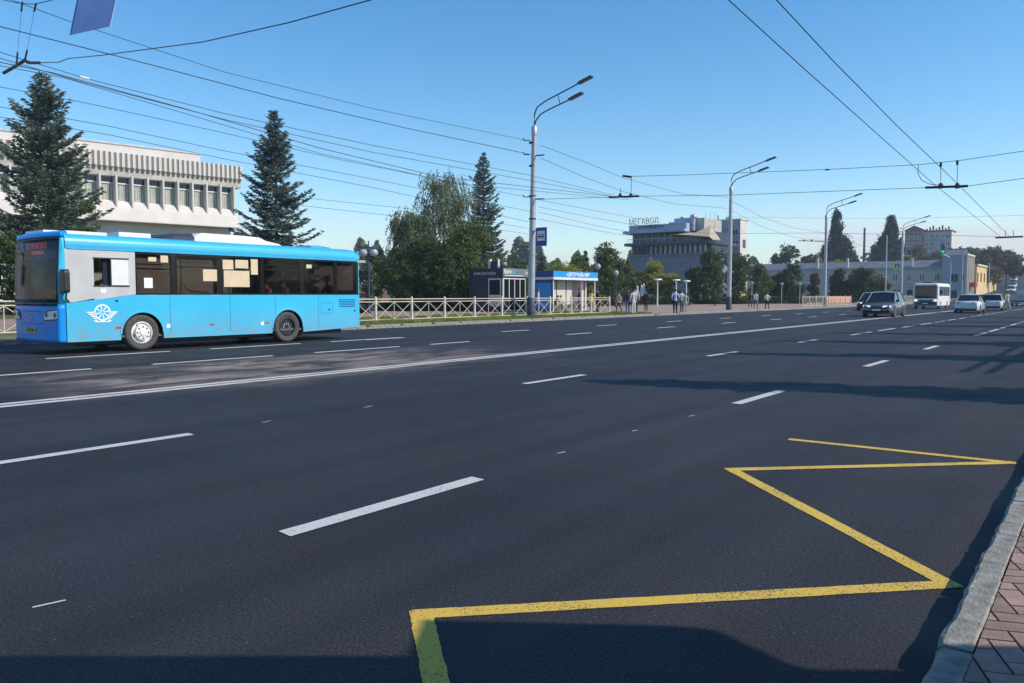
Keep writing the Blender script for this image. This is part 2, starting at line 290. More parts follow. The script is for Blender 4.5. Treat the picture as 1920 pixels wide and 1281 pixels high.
# ------------------------------------------------------------------ object helpers
def tag(o, label=None, cat=None, group=None, kind=None):
    if label: o['label'] = label
    if cat: o['category'] = cat
    if group: o['group'] = group
    if kind: o['kind'] = kind
    return o
def thing(name, label, cat, loc=(0, 0, 0), rz=0, group=None):
    o = bpy.data.objects.new(name, None); o.empty_display_size = .3; COL.objects.link(o)
    o.location = loc; o.rotation_euler = (0, 0, rz); return tag(o, label, cat, group)
class MB:
    def __init__(s): s.v = []; s.f = []; s.m = []; s.k = 0; s.sm = []
    def add(s, vs, fs, smooth=False):
        b = len(s.v) if vs else 0; s.v += [tuple(p) for p in vs]
        for f in fs: s.f.append(tuple(i+b for i in f)); s.m.append(s.k); s.sm.append(smooth)
        return s
    def box(s, x0, x1, y0, y1, z0, z1):
        if x0 > x1: x0, x1 = x1, x0
        if y0 > y1: y0, y1 = y1, y0
        if z0 > z1: z0, z1 = z1, z0
        return s.add([(x0, y0, z0), (x1, y0, z0), (x1, y1, z0), (x0, y1, z0), (x0, y0, z1), (x1, y0, z1), (x1, y1, z1), (x0, y1, z1)],
                     [(0, 3, 2, 1), (4, 5, 6, 7), (0, 1, 5, 4), (1, 2, 6, 5), (2, 3, 7, 6), (3, 0, 4, 7)])
    def prism(s, pts, lo, hi, axis='x'):
        n = len(pts)
        def P(a, b, c): return {'x': (c, a, b), 'y': (a, c, b), 'z': (a, b, c)}[axis]
        vs = [P(a, b, lo) for a, b in pts]+[P(a, b, hi) for a, b in pts]
        fs = [tuple(range(n))[::-1], tuple(range(n, 2*n))]+[(i, (i+1) % n, (i+1) % n+n, i+n) for i in range(n)]
        return s.add(vs, fs)
    def tube(s, pts, r, n=6, cap=True):
        pts = [Vector(p) for p in pts]; rs = r if isinstance(r, (list, tuple)) else [r]*len(pts)
        vs = []; up = Vector((0, 0, 1))
        for i, p in enumerate(pts):
            d = (pts[min(i+1, len(pts)-1)]-pts[max(i-1, 0)]).normalized()
            a = d.cross(up)
            if a.length < .05: a = d.cross(Vector((1, 0, 0)))
            a.normalize(); b = d.cross(a)
            for k in range(n):
                t = 2*math.pi*k/n; vs.append(p+(a*math.cos(t)+b*math.sin(t))*rs[i])
        fs = [(i*n+k, i*n+(k+1) % n, (i+1)*n+(k+1) % n, (i+1)*n+k) for i in range(len(pts)-1) for k in range(n)]
        if cap: fs += [tuple(range(n))[::-1], tuple(range((len(pts)-1)*n, len(pts)*n))]
        return s.add(vs, fs, True)
    def lathe(s, prof, c=(0, 0, 0), n=20, axis='z', cap=True):
        vs = []
        for r, h in prof:
            for k in range(n):
                t = 2*math.pi*k/n; a, b = r*math.cos(t), r*math.sin(t)
                q = {'z': (a, b, h), 'x': (h, a, b), 'y': (a, h, b)}[axis]
                vs.append((c[0]+q[0], c[1]+q[1], c[2]+q[2]))
        m = len(prof)
        fs = [(i*n+k, i*n+(k+1) % n, (i+1)*n+(k+1) % n, (i+1)*n+k) for i in range(m-1) for k in range(n)]
        if cap: fs += [tuple(range(n))[::-1], tuple(range((m-1)*n, m*n))]
        return s.add(vs, fs, True)
    def ball(s, c, r, n=12, sz=1):
        return s.lathe([(r*math.sin(math.pi*(i+.15)/(8.3))if 0 < i < 8 else r*.08, -r*sz*math.cos(math.pi*i/8)) for i in range(9)], c, n)
    def loft(s, rings, smooth=False, cap=True):
        n = len(rings[0]); vs = [p for r in rings for p in r]
        fs = [(i*n+k, i*n+(k+1) % n, (i+1)*n+(k+1) % n, (i+1)*n+k) for i in range(len(rings)-1) for k in range(n)]
        if cap: fs += [tuple(range(n))[::-1], tuple(range((len(rings)-1)*n, len(rings)*n))]
        return s.add(vs, fs, smooth)
    def mesh(s, name, mats):
        assert all(max(f) < len(s.v) for f in s.f), name
        me = bpy.data.meshes.new(name); me.from_pydata(s.v, [], s.f)
        for m in (mats if isinstance(mats, (list, tuple)) else [mats]): me.materials.append(M[m] if isinstance(m, str) else m)
        me.polygons.foreach_set('material_index', s.m); me.polygons.foreach_set('use_smooth', s.sm)
        bm = bmesh.new(); bm.from_mesh(me); bmesh.ops.recalc_face_normals(bm, faces=bm.faces)
        for f in bm.faces:
            if f.smooth:
                for ed in f.edges:
                    if len(ed.link_faces) == 2 and ed.calc_face_angle(0) > .8: ed.smooth = False
        bm.to_mesh(me); bm.free(); me.update(); return me
    def build(s, name, mats, parent=None, loc=None, bevel=0):
        o = bpy.data.objects.new(name, s.mesh(name, mats)); COL.objects.link(o)
        if parent: o.parent = parent
        if loc: o.location = loc
        if bevel:
            b = o.modifiers.new('bevel', 'BEVEL'); b.width = bevel; b.segments = 2; b.limit_method = 'ANGLE'
        return o
def inst(me, name, parent, loc=(0, 0, 0), rot=(0, 0, 0), sc=(1, 1, 1)):
    o = bpy.data.objects.new(name, me); COL.objects.link(o); o.parent = parent; o.location = loc; o.rotation_euler = rot; o.scale = sc; return o
def copy_tree(o, parent=None, **kw):
    c = o.copy(); COL.objects.link(c)
    if parent: c.parent = parent
    for ch in list(o.children): copy_tree(ch, c)
    return c
def dup(o, loc, rz, label, group=None):
    c = copy_tree(o); c.location = loc; c.rotation_euler = (0, 0, rz); c['label'] = label
    if group: c['group'] = group
    return c
def text_mesh(txt, size, mt, parent, loc, rot, name='lettering', depth=.01, bold=False, sx=1):
    cu = bpy.data.curves.new('t', 'FONT'); cu.body = txt; cu.size = size; cu.extrude = depth; cu.align_x = 'CENTER'; cu.align_y = 'CENTER'
    if bold: cu.offset = size*.02
    cu.resolution_u = 2
    t = bpy.data.objects.new('t', cu); COL.objects.link(t)
    me = bpy.data.meshes.new_from_object(t.evaluated_get(bpy.context.evaluated_depsgraph_get())); bpy.data.objects.remove(t)
    me.materials.clear(); me.materials.append(M[mt] if isinstance(mt, str) else mt)
    o = bpy.data.objects.new(name, me); COL.objects.link(o); o.parent = parent; o.location = loc; o.rotation_euler = rot; o.scale = (sx, 1, 1); return o
def cards(name, C, U, V, mt, parent):
    n = len(C); co = np.empty((n, 4, 3)); co[:, 0] = C-U; co[:, 1] = C+V; co[:, 2] = C+U; co[:, 3] = C-V
    me = bpy.data.meshes.new(name); me.vertices.add(4*n); me.vertices.foreach_set('co', co.ravel().astype(np.float32))
    me.loops.add(4*n); me.loops.foreach_set('vertex_index', np.arange(4*n, dtype=np.int32))
    me.polygons.add(n); me.polygons.foreach_set('loop_start', np.arange(0, 4*n, 4, dtype=np.int32))
    me.update(calc_edges=True); me.materials.append(M[mt])
    o = bpy.data.objects.new(name, me); COL.objects.link(o); o.parent = parent; return o
def unit(a): return a/np.maximum(np.linalg.norm(a, axis=-1, keepdims=True), 1e-6)

# ================================================================== SETTING
def sheet(name, x0, x1, y0, y1, z, mt, ny=1):
    b = MB(); b.add([(x0, y0, z), (x1, y0, z), (x1, y1, z), (x0, y1, z)], [(0, 1, 2, 3)]); return tag(b.build(name, mt), kind='structure')
# ground to the horizon, rising beyond the square
ys = [-400, -60, 150]+[150+i*21 for i in range(1, 21)]+[800, 1500]
b = MB(); xs = [-1500, -300, -60, 60, 300, 1500]
b.add([(x, y, hill(y)-.02) for y in ys for x in xs], [(j*6+i, j*6+i+1, (j+1)*6+i+1, (j+1)*6+i) for j in range(len(ys)-1) for i in range(5)], True)
tag(b.build('ground', 'far_ground'), kind='structure')
# avenue: flat part, then the bending climb
ys = [-60, 60, 130, 150]+[150+i*15 for i in range(1, 29)]
def bend(y): return 0 if y < 150 else -34*((y-150)/420)**1.6
b = MB()
for y in ys: b.v += [(-25.2+bend(y), y, hill(y)+.0), (-.5+bend(y), y, hill(y)+.0)]
b.add([], [(2*j, 2*j+1, 2*j+3, 2*j+2) for j in range(len(ys)-1)], True)
road = tag(b.build('road', 'asphalt'), kind='structure')
# road markings
def strip_mesh(nm, w, l, mt): return MB().box(-w/2, w/2, 0, l, -.002, .004).mesh(nm, mt)
dash_l = strip_mesh('lane_dash', .13, 1.75, 'white_paint'); dash_b = strip_mesh('lane_dash', .11, 2.95, 'white_paint')
def dash(me, x, y): inst(me, 'lane_dash', road, (x, y, .004))
_b = MB(); _o = [0, 0]
for k in range(41):
    _o = [v_*.6+random.uniform(-.0018, .0018) for v_ in _o]; _b.v += [(-.073-_o[0], 1.85*k/40+(.02 if k == 0 else 0), .001), (.073+_o[1], 1.85*k/40-(.015 if k == 40 else 0), .001)]
_b.add([], [(2*k, 2*k+1, 2*k+3, 2*k+2) for k in range(40)]); dash_near = _b.mesh('lane_dash', 'white_paint')
y = -4.1
for y in (2.62, 10.3, 17.6, 24.4): dash(dash_near, -7.6, y)
for y in (2.9, 10.1, 17.0, 23.3): dash(dash_near, -3.95, y)
dash(dash_near, -3.95, -4.1); dash(dash_near, -7.62, -4.4)
for x, y0 in ((-7.45, 38.5), (-3.85, 32.0)):
    for i in range(26): dash(dash_b, x, y0+4.0*i)
for i in range(2): dash(dash_b, -7.5, 30.0+4.2*i)
for i in range(3): dash(dash_b, -15.9, 4.3+4.2*i)
for i in range(4): dash(dash_b, -19.25, 3.7+4.1*i)
for x, y0 in ((-15.85, 16.85), (-19.15, 17.3)):
    for i in range(22): dash(dash_l, x, y0+7.2*i+(0 if i < 22 else 0))
for dx in (-.13, .13):
    inst(strip_mesh('centre_line', .12, 190, 'white_paint'), 'centre_line', road, (-11.55+dx, -30, .004))
def seg(p, q, w, mt, nm):
    p = Vector((*p, 0)); q = Vector((*q, 0)); d = (q-p).normalized(); n = Vector((-d.y, d.x, 0))*w/2; z = Vector((0, 0, .003)); d = d*w*.45
    a = MB(); a.add([p-d-n+z, q+d-n+z, q+d+n+z, p-d+n+z], [(0, 1, 2, 3)]); return a.build(nm, mt, road)
Z = [(-1.93, 1.2), (-2.45, 2.5), (-.66, 4.44), (-2.50, 6.26), (-.70, 8.05), (-2.48, 8.0)]
zz = [G(822, 1300), G(790, 1152), G(1779, 1096), G(1372, 881), G(1893, 868), G(1487, 825)]
b = MB(); w = .055
for i in range(5):
    p = Vector((*zz[i], 0)); q = Vector((*zz[i+1], 0)); d = (q-p).normalized(); n = Vector((-d.y, d.x, 0)); zv = Vector((0, 0, .0025+.0004*i)); d = d*w*.8
    base = len(b.v); ns = 60; o1 = o2 = 0
    for k in range(ns+1):
        o1 = o1*.6+random.uniform(-.0022, .0022); o2 = o2*.6+random.uniform(-.0022, .0022); c_ = (p-d).lerp(q+d, k/ns)+zv
        b.v += [tuple(c_-n*(w*.93+o1)), tuple(c_+n*(w*.93+o2))]
    b.add([], [(base+2*k, base+2*k+2, base+2*k+3, base+2*k+1) for k in range(ns)])
b.build('bus_stop_zigzag', 'yellow_paint', road)
# small scraps of old paint
for u, v, l in ((92, 1133, 55), (500, 791, 14), (690, 763, 14), (1053, 849, 12), (1297, 780, 10), (1190, 808, 8)):
    p = G(u-l/2, v+l*.11); q = G(u+l/2, v-l*.11); seg(p, q, .018, 'white_paint', 'paint_scrap')

# kerbs: every stone its own
def kerb(name, x0, x1, ys, h, parent=None, jitter=.004):
    k = MB().box(x0+.03 if x0 > -5 else x0, x1, ys[0], ys[-1], -.1, h-.06).build(name, 'kerb'); tag(k, kind='structure')
    c = .02; mes = []
    for q in range(5):
        a = MB(); rows = [.004, .03, .12, .22, .33, .45, .56, .67, .78, .88, .97, .996]; nr = len(rows)
        for j, yy in enumerate(rows):
            rag = random.uniform(-.007, .008) if x0 > -5 else 0; ez = .012 if j in (0, nr-1) else 0
            prof = [(x0, -.02), (x1, -.02), (x1+rag*.3, h-.008), (x1-.008, h-ez*.5), (x0+c+rag, h-ez*.5+rag*.3), (x0+rag, h-c*random.uniform(.7, 1.2)-ez)]
            a.v += [(x, yy, z) for x, z in prof]
        a.add([], [tuple(range(6))[::-1], tuple(range(6*nr-6, 6*nr))]+[(j*6+i, j*6+(i+1) % 6, (j+1)*6+(i+1) % 6, (j+1)*6+i) for j in range(nr-1) for i in range(6)])
        mes.append(a.mesh('kerb_stone', 'kerb'))
    for i in range(len(ys)-1):
        inst(random.choice(mes), 'kerb_stone', k, (random.uniform(-1, 1)*jitter, ys[i]+.005, random.uniform(-1, 1)*jitter+.0015), (0, 0, random.uniform(-.006, .006)), (1, ys[i+1]-ys[i]-.01, 1))
    return k
nk = kerb('near_kerb', -.492, -.372, [-2.1, -1.2, -.3, .6, 1.5, 2.42, 3.33, 4.26, 5.12]+[5.12+.9*i for i in range(1, 60)], .12, jitter=.006)
fk = kerb('far_kerb', -25.38, -25.2, [4+1.0*i for i in range(0, 140)], .15)
# near pavement: bed plus herringbone stones near the camera
sheet('near_pavement', -.372, 30, -40, 160, .110, 'paver_dark')
np_ = MB().box(.62, 30, -40, 160, .05, .118).build('pavement_slab', 'paver', bpy.data.objects['near_pavement'])
MB().box(-.37, .62, 6.3, 160, .05, .118).build('pavement_slab', 'paver', bpy.data.objects['near_pavement'])
pv = []
for q in range(3):
    a = MB(); L, Wd = .198, .098; g = .004
    a.box(-L/2+g, L/2-g, -Wd/2+g, Wd/2-g, -.02, .0); pv.append(a.mesh('brick', mat('paving brick %d' % q, [(.30, .19, .155), (.25, .165, .135), (.34, .225, .18)][q], .85, var=.2, scale=11, bump=.5, bscale=140)))
cnt = 0; ca, sa = math.cos(R_(22)), math.sin(R_(22)); Wd = .1
cells = []
for i in range(-40, 60):
    for j in range(-40, 60):
        for kind in (0, 1):
            # herringbone: horizontal bricks start at (i+2j.., ) pattern
            if (i-j) % 4 != (0 if kind == 0 else 3) and True:
                continue
            if kind == 0: cx, cy, rot = (i+1)*Wd, (j+.5)*Wd, 0
            else: cx, cy, rot = (i+.5)*Wd, (j+1)*Wd, math.pi/2
            X = cx*ca-cy*sa+.1; Y = cx*sa+cy*ca+4.0
            cells.append((X, Y, rot+R_(22)))
for X, Y, rot in cells:
    if -.46 < X < .62 and 2.3 < Y < 6.3 and cnt < 300:
        u = (X*math.cos(YAW)+Y*math.sin(YAW)); f = (-X*math.sin(YAW)+Y*math.cos(YAW))
        if u/f > .72: continue
        L2, W2 = .095, .045; cc, s_c = math.cos(rot), math.sin(rot)
        P4 = [(X+a_*cc-b_*s_c, Y+a_*s_c+b_*cc) for a_, b_ in ((-L2, -W2), (L2, -W2), (L2, W2), (-L2, W2))]
        if min(p[0] for p in P4) < -.366:
            out_ = []
            for q_ in range(4):
                p0_, p1_ = P4[q_], P4[(q_+1) % 4]; i0, i1 = p0_[0] > -.366, p1_[0] > -.366
                if i0: out_.append(p0_)
                if i0 != i1: t_ = (-.366-p0_[0])/(p1_[0]-p0_[0]); out_.append((-.366, p0_[1]+t_*(p1_[1]-p0_[1])))
            if len(out_) > 2: MB().prism(out_, .10, .1175, 'z').build('brick', pv[cnt % 3].materials[0], bpy.data.objects['near_pavement']); cnt += 1
            continue
        inst(random.choice(pv), 'brick', bpy.data.objects['near_pavement'], (X, Y, .1175+random.uniform(-.0018, .0015)), (random.uniform(-.005, .005), random.uniform(-.005, .005), rot)); cnt += 1
# far side
sheet('grass_verge', -32.9, -25.38, -10, 50.6, .146, 'soil')
sheet('far_pavement', -47.5, -32.9, -40, 50.6, .15, 'plaza')
sheet('plaza', -46, -25.38, 50.6, 158, .15, 'plaza')
MB().box(-25.38, -50, 50.59, 50.6, .0, .149).build('edge', 'kerb', bpy.data.objects['plaza'])
sheet('lawn', -120, -47.5, -60, 50.6, .152, 'lawn')
sheet('park_lawn', -130, -46, 50.6, 158, .151, 'lawn')
sheet('cross_street', -200, -25.2, 158, 206, .03, 'asphalt')
# grass blades on the verge and lawn edge
def blades(name, x0, x1, y0, y1, n, h, label):
    C = np.stack([np.random.uniform(x0, x1, n), np.random.uniform(y0, y1, n), np.full(n, .15)], 1)
    dens = (np.sin(C[:, 1]*1.7)+np.sin(C[:, 0]*3.1+C[:, 1]*.9)+np.sin(C[:, 1]*.53+1))/3
    hgt = h*np.random.uniform(.4, 1.2, n)*np.clip(.85+.5*dens, .15, 1.4); C[:, 2] += hgt*.5
    a = np.random.uniform(0, 6.28, n); U = np.stack([np.random.normal(0, .25, n)*hgt, np.random.normal(0, .25, n)*hgt, hgt*.5], 1)
    V = np.stack([np.cos(a)*.014, np.sin(a)*.014, np.zeros(n)], 1)
    o = cards(name, C, U, V, 'grass', None); return tag(o, label, 'grass', kind='stuff')
blades('grass', -32.8, -25.9, 17, 50.4, 130000, .12, 'tufty green grass on the verge under the white railing')
blades('lawn_grass', -53, -47.6, 24, 60, 22000, .16, 'mown grass behind the far pavement')

# ================================================================== BUILDINGS
def winpart(parent, x0, x1, z0, z1, y, frame='white', pane='dark_glass', mull=1, t=.07, d=.12, curtain=False):
    """window in the local plane y = const, facing -y"""
    b = MB(); b.box(x0, x1, y-.03, y+d, z0, z0+t); b.box(x0, x1, y-.03, y+d, z1-t, z1); b.box(x0, x0+t, y-.03, y+d, z0+t, z1-t); b.box(x1-t, x1, y-.03, y+d, z0+t, z1-t)
    for i in range(1, mull+1): xm = x0+(x1-x0)*i/(mull+1); b.box(xm-t/2, xm+t/2, y-.02, y+d*.8, z0+t, z1-t)
    f = b.build('window', frame, parent)
    MB().box(x0+t*.5, x1-t*.5, y-.014, y-.004, z0+t*.5, z1-t*.5).build('pane', pane, f)
    return f
# --- white concrete palace with folded cornice; local x runs along the facade, -y is towards the street
wb = thing('exhibition_hall', 'long white concrete hall with ribbed cornice and tall curtained windows between the two big spruces', 'building', (-78.8, 53.1, 0), R_(90-9.4))
def Wf(x0, x1, y0, y1, z0, z1, nm, mt): return MB().box(x0, x1, y0, y1, z0, z1).build(nm, mt, wb)
Wf(-75, -1.0, .9, 30, 0, 15.2, 'wall', 'concrete_white')
# parapet behind ribs, attic
Wf(-75, -3.0, 4, 26, 15.0, 17.35, 'attic', 'concrete_white'); Wf(-75.1, -2.9, 3.9, 26.1, 17.35, 17.55, 'attic_coping', 'steel')
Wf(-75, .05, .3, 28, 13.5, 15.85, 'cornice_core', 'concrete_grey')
# folded plates: every fold its own part
a = MB(); a.add([(0, 0, 14.52), (.17, -.34, 14.42), (.44, -.30, 14.42), (.50, 0, 14.52), (.52, 0, 14.52),
                 (0, 0, 15.88), (.17, -.34, 15.88), (.44, -.30, 15.88), (.50, 0, 15.88), (.52, 0, 15.88),
                 (0, .3, 14.52), (.52, .3, 14.52), (0, .3, 15.88), (.52, .3, 15.88)],
                [(0, 1, 6, 5), (1, 2, 7, 6), (2, 3, 8, 7), (3, 4, 9, 8), (5, 6, 7, 8, 9, 13, 12), (0, 10, 11, 4, 3, 2, 1), (4, 11, 13, 9), (0, 5, 12, 10)])
rib = a.mesh('cornice_fold', 'concrete_white')
a = MB(); a.add([(.02, 0, 14.52), (.5, 0, 14.52), (.27, -.47, 14.42), (.1, .7, 13.75), (.42, .7, 13.75), (.27, .4, 13.6)],
                [(0, 2, 1), (0, 3, 5, 2), (1, 2, 5, 4), (3, 4, 5), (0, 1, 4, 3)])
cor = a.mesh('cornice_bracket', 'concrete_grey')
for i in range(62):
    inst(rib, 'cornice_fold', wb, (-.52*(i+1)+.2, .3, 0)); inst(cor, 'cornice_bracket', wb, (-.52*(i+1)+.2, .3, 0))
a = MB(); a.box(-.085, .085, .02, .95, 10.19, 13.62); fin = a.mesh('fin', 'concrete_white')
for i in range(21):
    x = -.84-1.545*i
    inst(fin, 'fin', wb, (x, 0, 0))
    if i == 20: break
    xa, xb = x-1.545+.11, x-.11
    b = MB(); b.prism([(xa, 11.0), (xb, 11.0), (xb, 13.5), (xa, 13.5), (xa, 12.9), (xa+.03, 12.9), (xa+.03, 13.44), (xb-.03, 13.44), (xb-.03, 12.9), (xa, 12.9), (xa, 12.78), (xb-.03, 12.78), (xb-.03, 11.08), (xa+.03, 11.08), (xa+.03, 12.78), (xa, 12.78)], .72, .80, 'y')
    f = b.build('window', 'white', wb); MB().box(xa, xb, .78, .79, 11.08, 13.44).build('pane', 'clear_glass' if 0 else 'dark_glass', f) if 0 else None
    # curtain with folds seen behind the lower light; dark upper light
    c = MB(); n = 18
    for k in range(n+1):
        xx = xa+(xb-xa)*k/n; yy = .84+.03*math.sin(k*1.9)
        c.v += [(xx, yy, 11.08), (xx, yy, 12.78)]
    c.add([], [(2*k, 2*k+2, 2*k+3, 2*k+1) for k in range(n)]); c.build('curtain', 'curtain', f)
    MB().box(xa, xb, .80, .83, 12.9, 13.44).build('pane', 'dark_glass', f)
Wf(-33, -.7, .86, .92, 10.9, 13.6, 'window_back', 'dark_glass')
# sloping skirt under the windows
MB().prism([(.5, 10.98), (-.05, 10.2), (-.45, 9.05), (-.45, 8.95), (2.5, 8.95), (2.5, 10.98)], -60, -.55, 'x').build('skirt_wall', 'concrete_white', wb)
# recessed ground storey with posts and glazing (below the skirt)
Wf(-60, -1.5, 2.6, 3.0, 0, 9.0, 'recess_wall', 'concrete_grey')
gx = -14.6
for i in range(24):
    x = -2.6-1.35*i
    MB().box(x-.14, x+.14, 1.6, 2.2, 0, 8.95).build('column', 'concrete_white', wb)
    f = MB().box(x-1.21, x-.14, 2.2, 2.3, 7.75, 7.9).box(x-1.21, x-.14, 2.2, 2.3, 5.9, 6.0).box(x-.72, x-.62, 2.2, 2.3, 0, 8.95).build('window', 'white', wb)
    MB().box(x-1.21, x-.14, 2.35, 2.4, 6.0, 8.9).build('pane', 'dark_glass', f)
# --- low pink clad building left of the birches
pb = thing('stage_wall', 'pale pink slab wall on a dark plinth seen behind the twin globe lamp', 'building', atd(690, 553, 88)[:2]+(0,), R_(90-37))
x0, x1 = -6, 2.05
for i in range(6): MB().box(-6+i*1.34+.02, -6+(i+1)*1.34-.02, -.06, .5, 1.75, 5.0).build('panel', 'marble', pb)
MB().box(x0, x1, 0, 3, 0, 4.9).build('wall', 'wall_brown', pb)
MB().box(x0-.1, x1+.25, -.35, 3.1, 5.0, 5.25).build('coping', 'white', pb)
MB().box(x0, x1+1.3, -2.2, -.2, 0.2, .75).build('plinth', 'stone', pb)

# --- grey centre with terrace, roof letters; axes like the avenue, front faces -y
dM = 170
M['office_wall'] = mat('blue grey office render', (.17, .19, .25), .85, var=.1, scale=.3)
mg = thing('office_building', 'blue grey office block with roof letters, dark terrace floor and rooftop plant, beyond the plaza', 'building', (-83.2, 150.3, 0), 0)
def Mb(x0, x1, y0, y1, z0, z1, nm, mt): return MB().box(x0, x1, y0, y1, z0, z1).build(nm, mt, mg)
def mz(u, v): q = onY(u, v, 150.3); return q[0]+83.2, q[2]
w_ = mz(1330, 500)[0]; zt = mz(1178, 437)[1]; zb = mz(1178, 480)[1]; zr = mz(1180, 424)[1]
z_sill = mz(1183, 481)[1]
Mb(0, w_, .5, 14, 0, z_sill-.05, 'lower_wall', 'office_wall')
Mb(.2, w_-.3, 1.6, 13, z_sill+.3, zt-.3, 'terrace_wall', 'dark_steel')
Mb(-.6, w_+.2, -.6, 14.2, z_sill+2.15, z_sill+2.75, 'terrace_slab', 'dark_steel')
Mb(-.2, w_, .1, 1.2, z_sill-.05, z_sill+.25, 'sill_band', 'office_wall')
Mb(-1.0, w_*.72, -.6, 14, zt-.25, zt+.3, 'eave', 'plant_blue'); Mb(.1, w_*.72, .2, 14, zt+.3, zr, 'parapet', 'plant_blue')
# terrace glazing with draped curtains
for i in range(15):
    x = 1.2+i*(w_-1.8)/15
    Mb(x-.16, x+.16, .25, .55, z_sill+.25, z_sill+2.15, 'terrace_post', 'dark_steel')
    if i > 2:
        a = MB(); zq = z_sill+.3
        a.add([(x+.2, .8, zq), (x+.75, .8, zq), (x+.62, .8, zq+1.8), (x+.3, .8, zq+1.8)], [(0, 1, 2, 3)]); a.build('curtain', 'panel_pink' if i < 6 else 'white', mg)
for i in range(26): x = .2+i*w_/27; Mb(x, x+.05, -.5, -.45, z_sill+2.75, z_sill+3.5, 'baluster', 'steel')
Mb(.2, w_, -.52, -.43, z_sill+3.5, z_sill+3.58, 'handrail', 'steel')
for i in range(10):
    x = .5+i*1.45; Mb(x, x+.12, 1.5, 1.62, z_sill+2.75, zt-.3, 'mullion', 'steel')
for (u0, u1, v0, v1) in ((1228, 1236, 490, 505), (1240, 1250, 490, 504), (1259, 1267, 489, 504), (1271, 1280, 489, 504), (1289, 1297, 489, 508), (1302, 1309, 490, 506), (1228, 1236, 520, 535), (1250, 1258, 520, 535), (1272, 1280, 520, 535)):
    xa, z1 = mz(u0, v0); xb, z0 = mz(u1, v1); winpart(mg, xa, xb, z0, z1, .5, 'wall_grey', 'dark_glass', t=.12)
for (u0, u1, v0, v1) in ((1275, 1287, 446, 457), (1290, 1300, 446, 457), (1232, 1240, 446, 456)):
    xa, z1 = mz(u0, v0); xb, z0 = mz(u1, v1); winpart(mg, xa, xb, z0, z1, 1.6, 'steel', 'dark_glass')
# rooftop plant rooms
xa, z1 = mz(1248, 411); xb, _ = mz(1291, 411); Mb(xa, xb, 4, 12, zt, z1+.4, 'plant_room', 'plant_blue')
xa2, z12 = mz(1236, 418); Mb(xa2, xa, 4.4, 11, zt, z12+.4, 'plant_room', 'plant_blue')
xc, z13 = mz(1309, 409); Mb(xb+.01, xc, 3, 12, zt-.5, z13+.3, 'plant_room', 'concrete_grey')
xq, zq = mz(1291, 400); MB().lathe([(.42, zt), (.42, zq-.6), (.75, zq-.6), (.7, zq-.3), (.3, zq)], (xq, 2.4, 0), 10).build('vent_stack', 'steel', mg)
xq, zq = mz(1259, 403); MB().lathe([(.3, z1), (.3, zq-.7), (.6, zq-.6), (.2, zq)], (xq, 5, 0), 10).build('vent_cowl', 'dark_steel', mg)
for u in (1300, 1309, 1318): xq, zq = mz(u, 392); MB().tube([(xq, 6, zt), (xq, 6, zq)], .045).build('antenna', 'steel', mg)
# canvas awning swept over the terrace
c = []; 
for (u, v, yy) in ((1252, 443, -1.5), (1270, 440, -2), (1293, 441, -2.2), (1330, 444, -2.5), (1336, 449, -2.5)):
    q = onY(u, v, 150.3+yy); c.append((q[0]+83.2, yy, q[2]))
pk = [(c[0][0], 2.5, c[0][2]+.2), (c[1][0], 3, c[1][2]+.9), (c[2][0], 3.2, c[2][2]+1.0), (c[3][0]-2.2, 3.2, mz(1307, 424)[1]+.2), (c[4][0]-.5, 2.6, c[4][2]+.2)]
a = MB(); a.v = c+pk+[(x, y, z-.06) for x, y, z in c+pk]
a.add([], [(i, i+1, i+6, i+5) for i in range(4)]+[(i+10, i+15, i+16, i+11) for i in range(4)]); a.build('awning', 'canvas', mg)
q0 = mz(1182, 423); q1 = mz(1233, 423)
text_mesh('МЕГАВОЛ', 1.75, 'stone', mg, ((q0[0]+q1[0])/2, -.1, zr+.75), (R_(90), 0, 0), 'roof_letters', .06, sx=.82)
text_mesh('СТРОЙЦЕНТР', .8, 'dark_steel', mg, (mz(1220, 430)[0], .12, zr-.45), (R_(90), 0, 0), 'roof_letters', .05, sx=1.1)
Mb(q0[0]-.5, q1[0]+.6, .0, .06, zr+.0, zr+.07, 'letter_rail', 'steel')
# --- white tower behind
wt = thing('apartment_tower', 'pale tower block with sunlit right side standing behind the office block', 'building', (-72.3, 168, 0))
def tz(u, v, Y=168): q = onY(u, v, Y); return q[0]+72.3, q[2]
a1 = tz(1320, 416); a2 = tz(1388, 416)
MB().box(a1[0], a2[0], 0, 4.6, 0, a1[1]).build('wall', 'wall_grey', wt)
MB().box(a2[0]-.01, a2[0]+.05, .02, 4.58, 9.0, a1[1]-.05).build('side_wall', 'concrete_white', wt)  # one white tower: sunlit side coloured whiter, shaded front greyer
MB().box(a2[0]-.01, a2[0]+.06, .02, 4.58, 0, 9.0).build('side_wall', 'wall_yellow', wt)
MB().box(a1[0]-.1, a2[0]+.2, -.15, 4.75, a1[1], a1[1]+.25).build('coping', 'concrete_white', wt)
for v0, v1 in ((430, 441), (452, 463), (474, 485)):
    for u0, u1 in ((1324, 1330), (1344, 1350), (1351, 1356), (1374, 1384)):
        xa, z1 = tz(u0, v0); xb, z0 = tz(u1, v1); winpart(wt, xa, xb, z0, z1, -.02, 'white', 'dark_glass')
for u, v in ((1340, 405), (1356, 408), (1360, 408)):
    xq, zq = tz(u, v); MB().tube([(xq, 2, a1[1]), (xq, 2, zq+.3)], .22, 8).build('chimney', 'steel', wt)
for k in range(3): MB().box(a2[0]+.05, a2[0]+.12, 1.5, 3.1, 4+3.9*k, 5.8+3.9*k).build('window', 'dark_glass', wt)

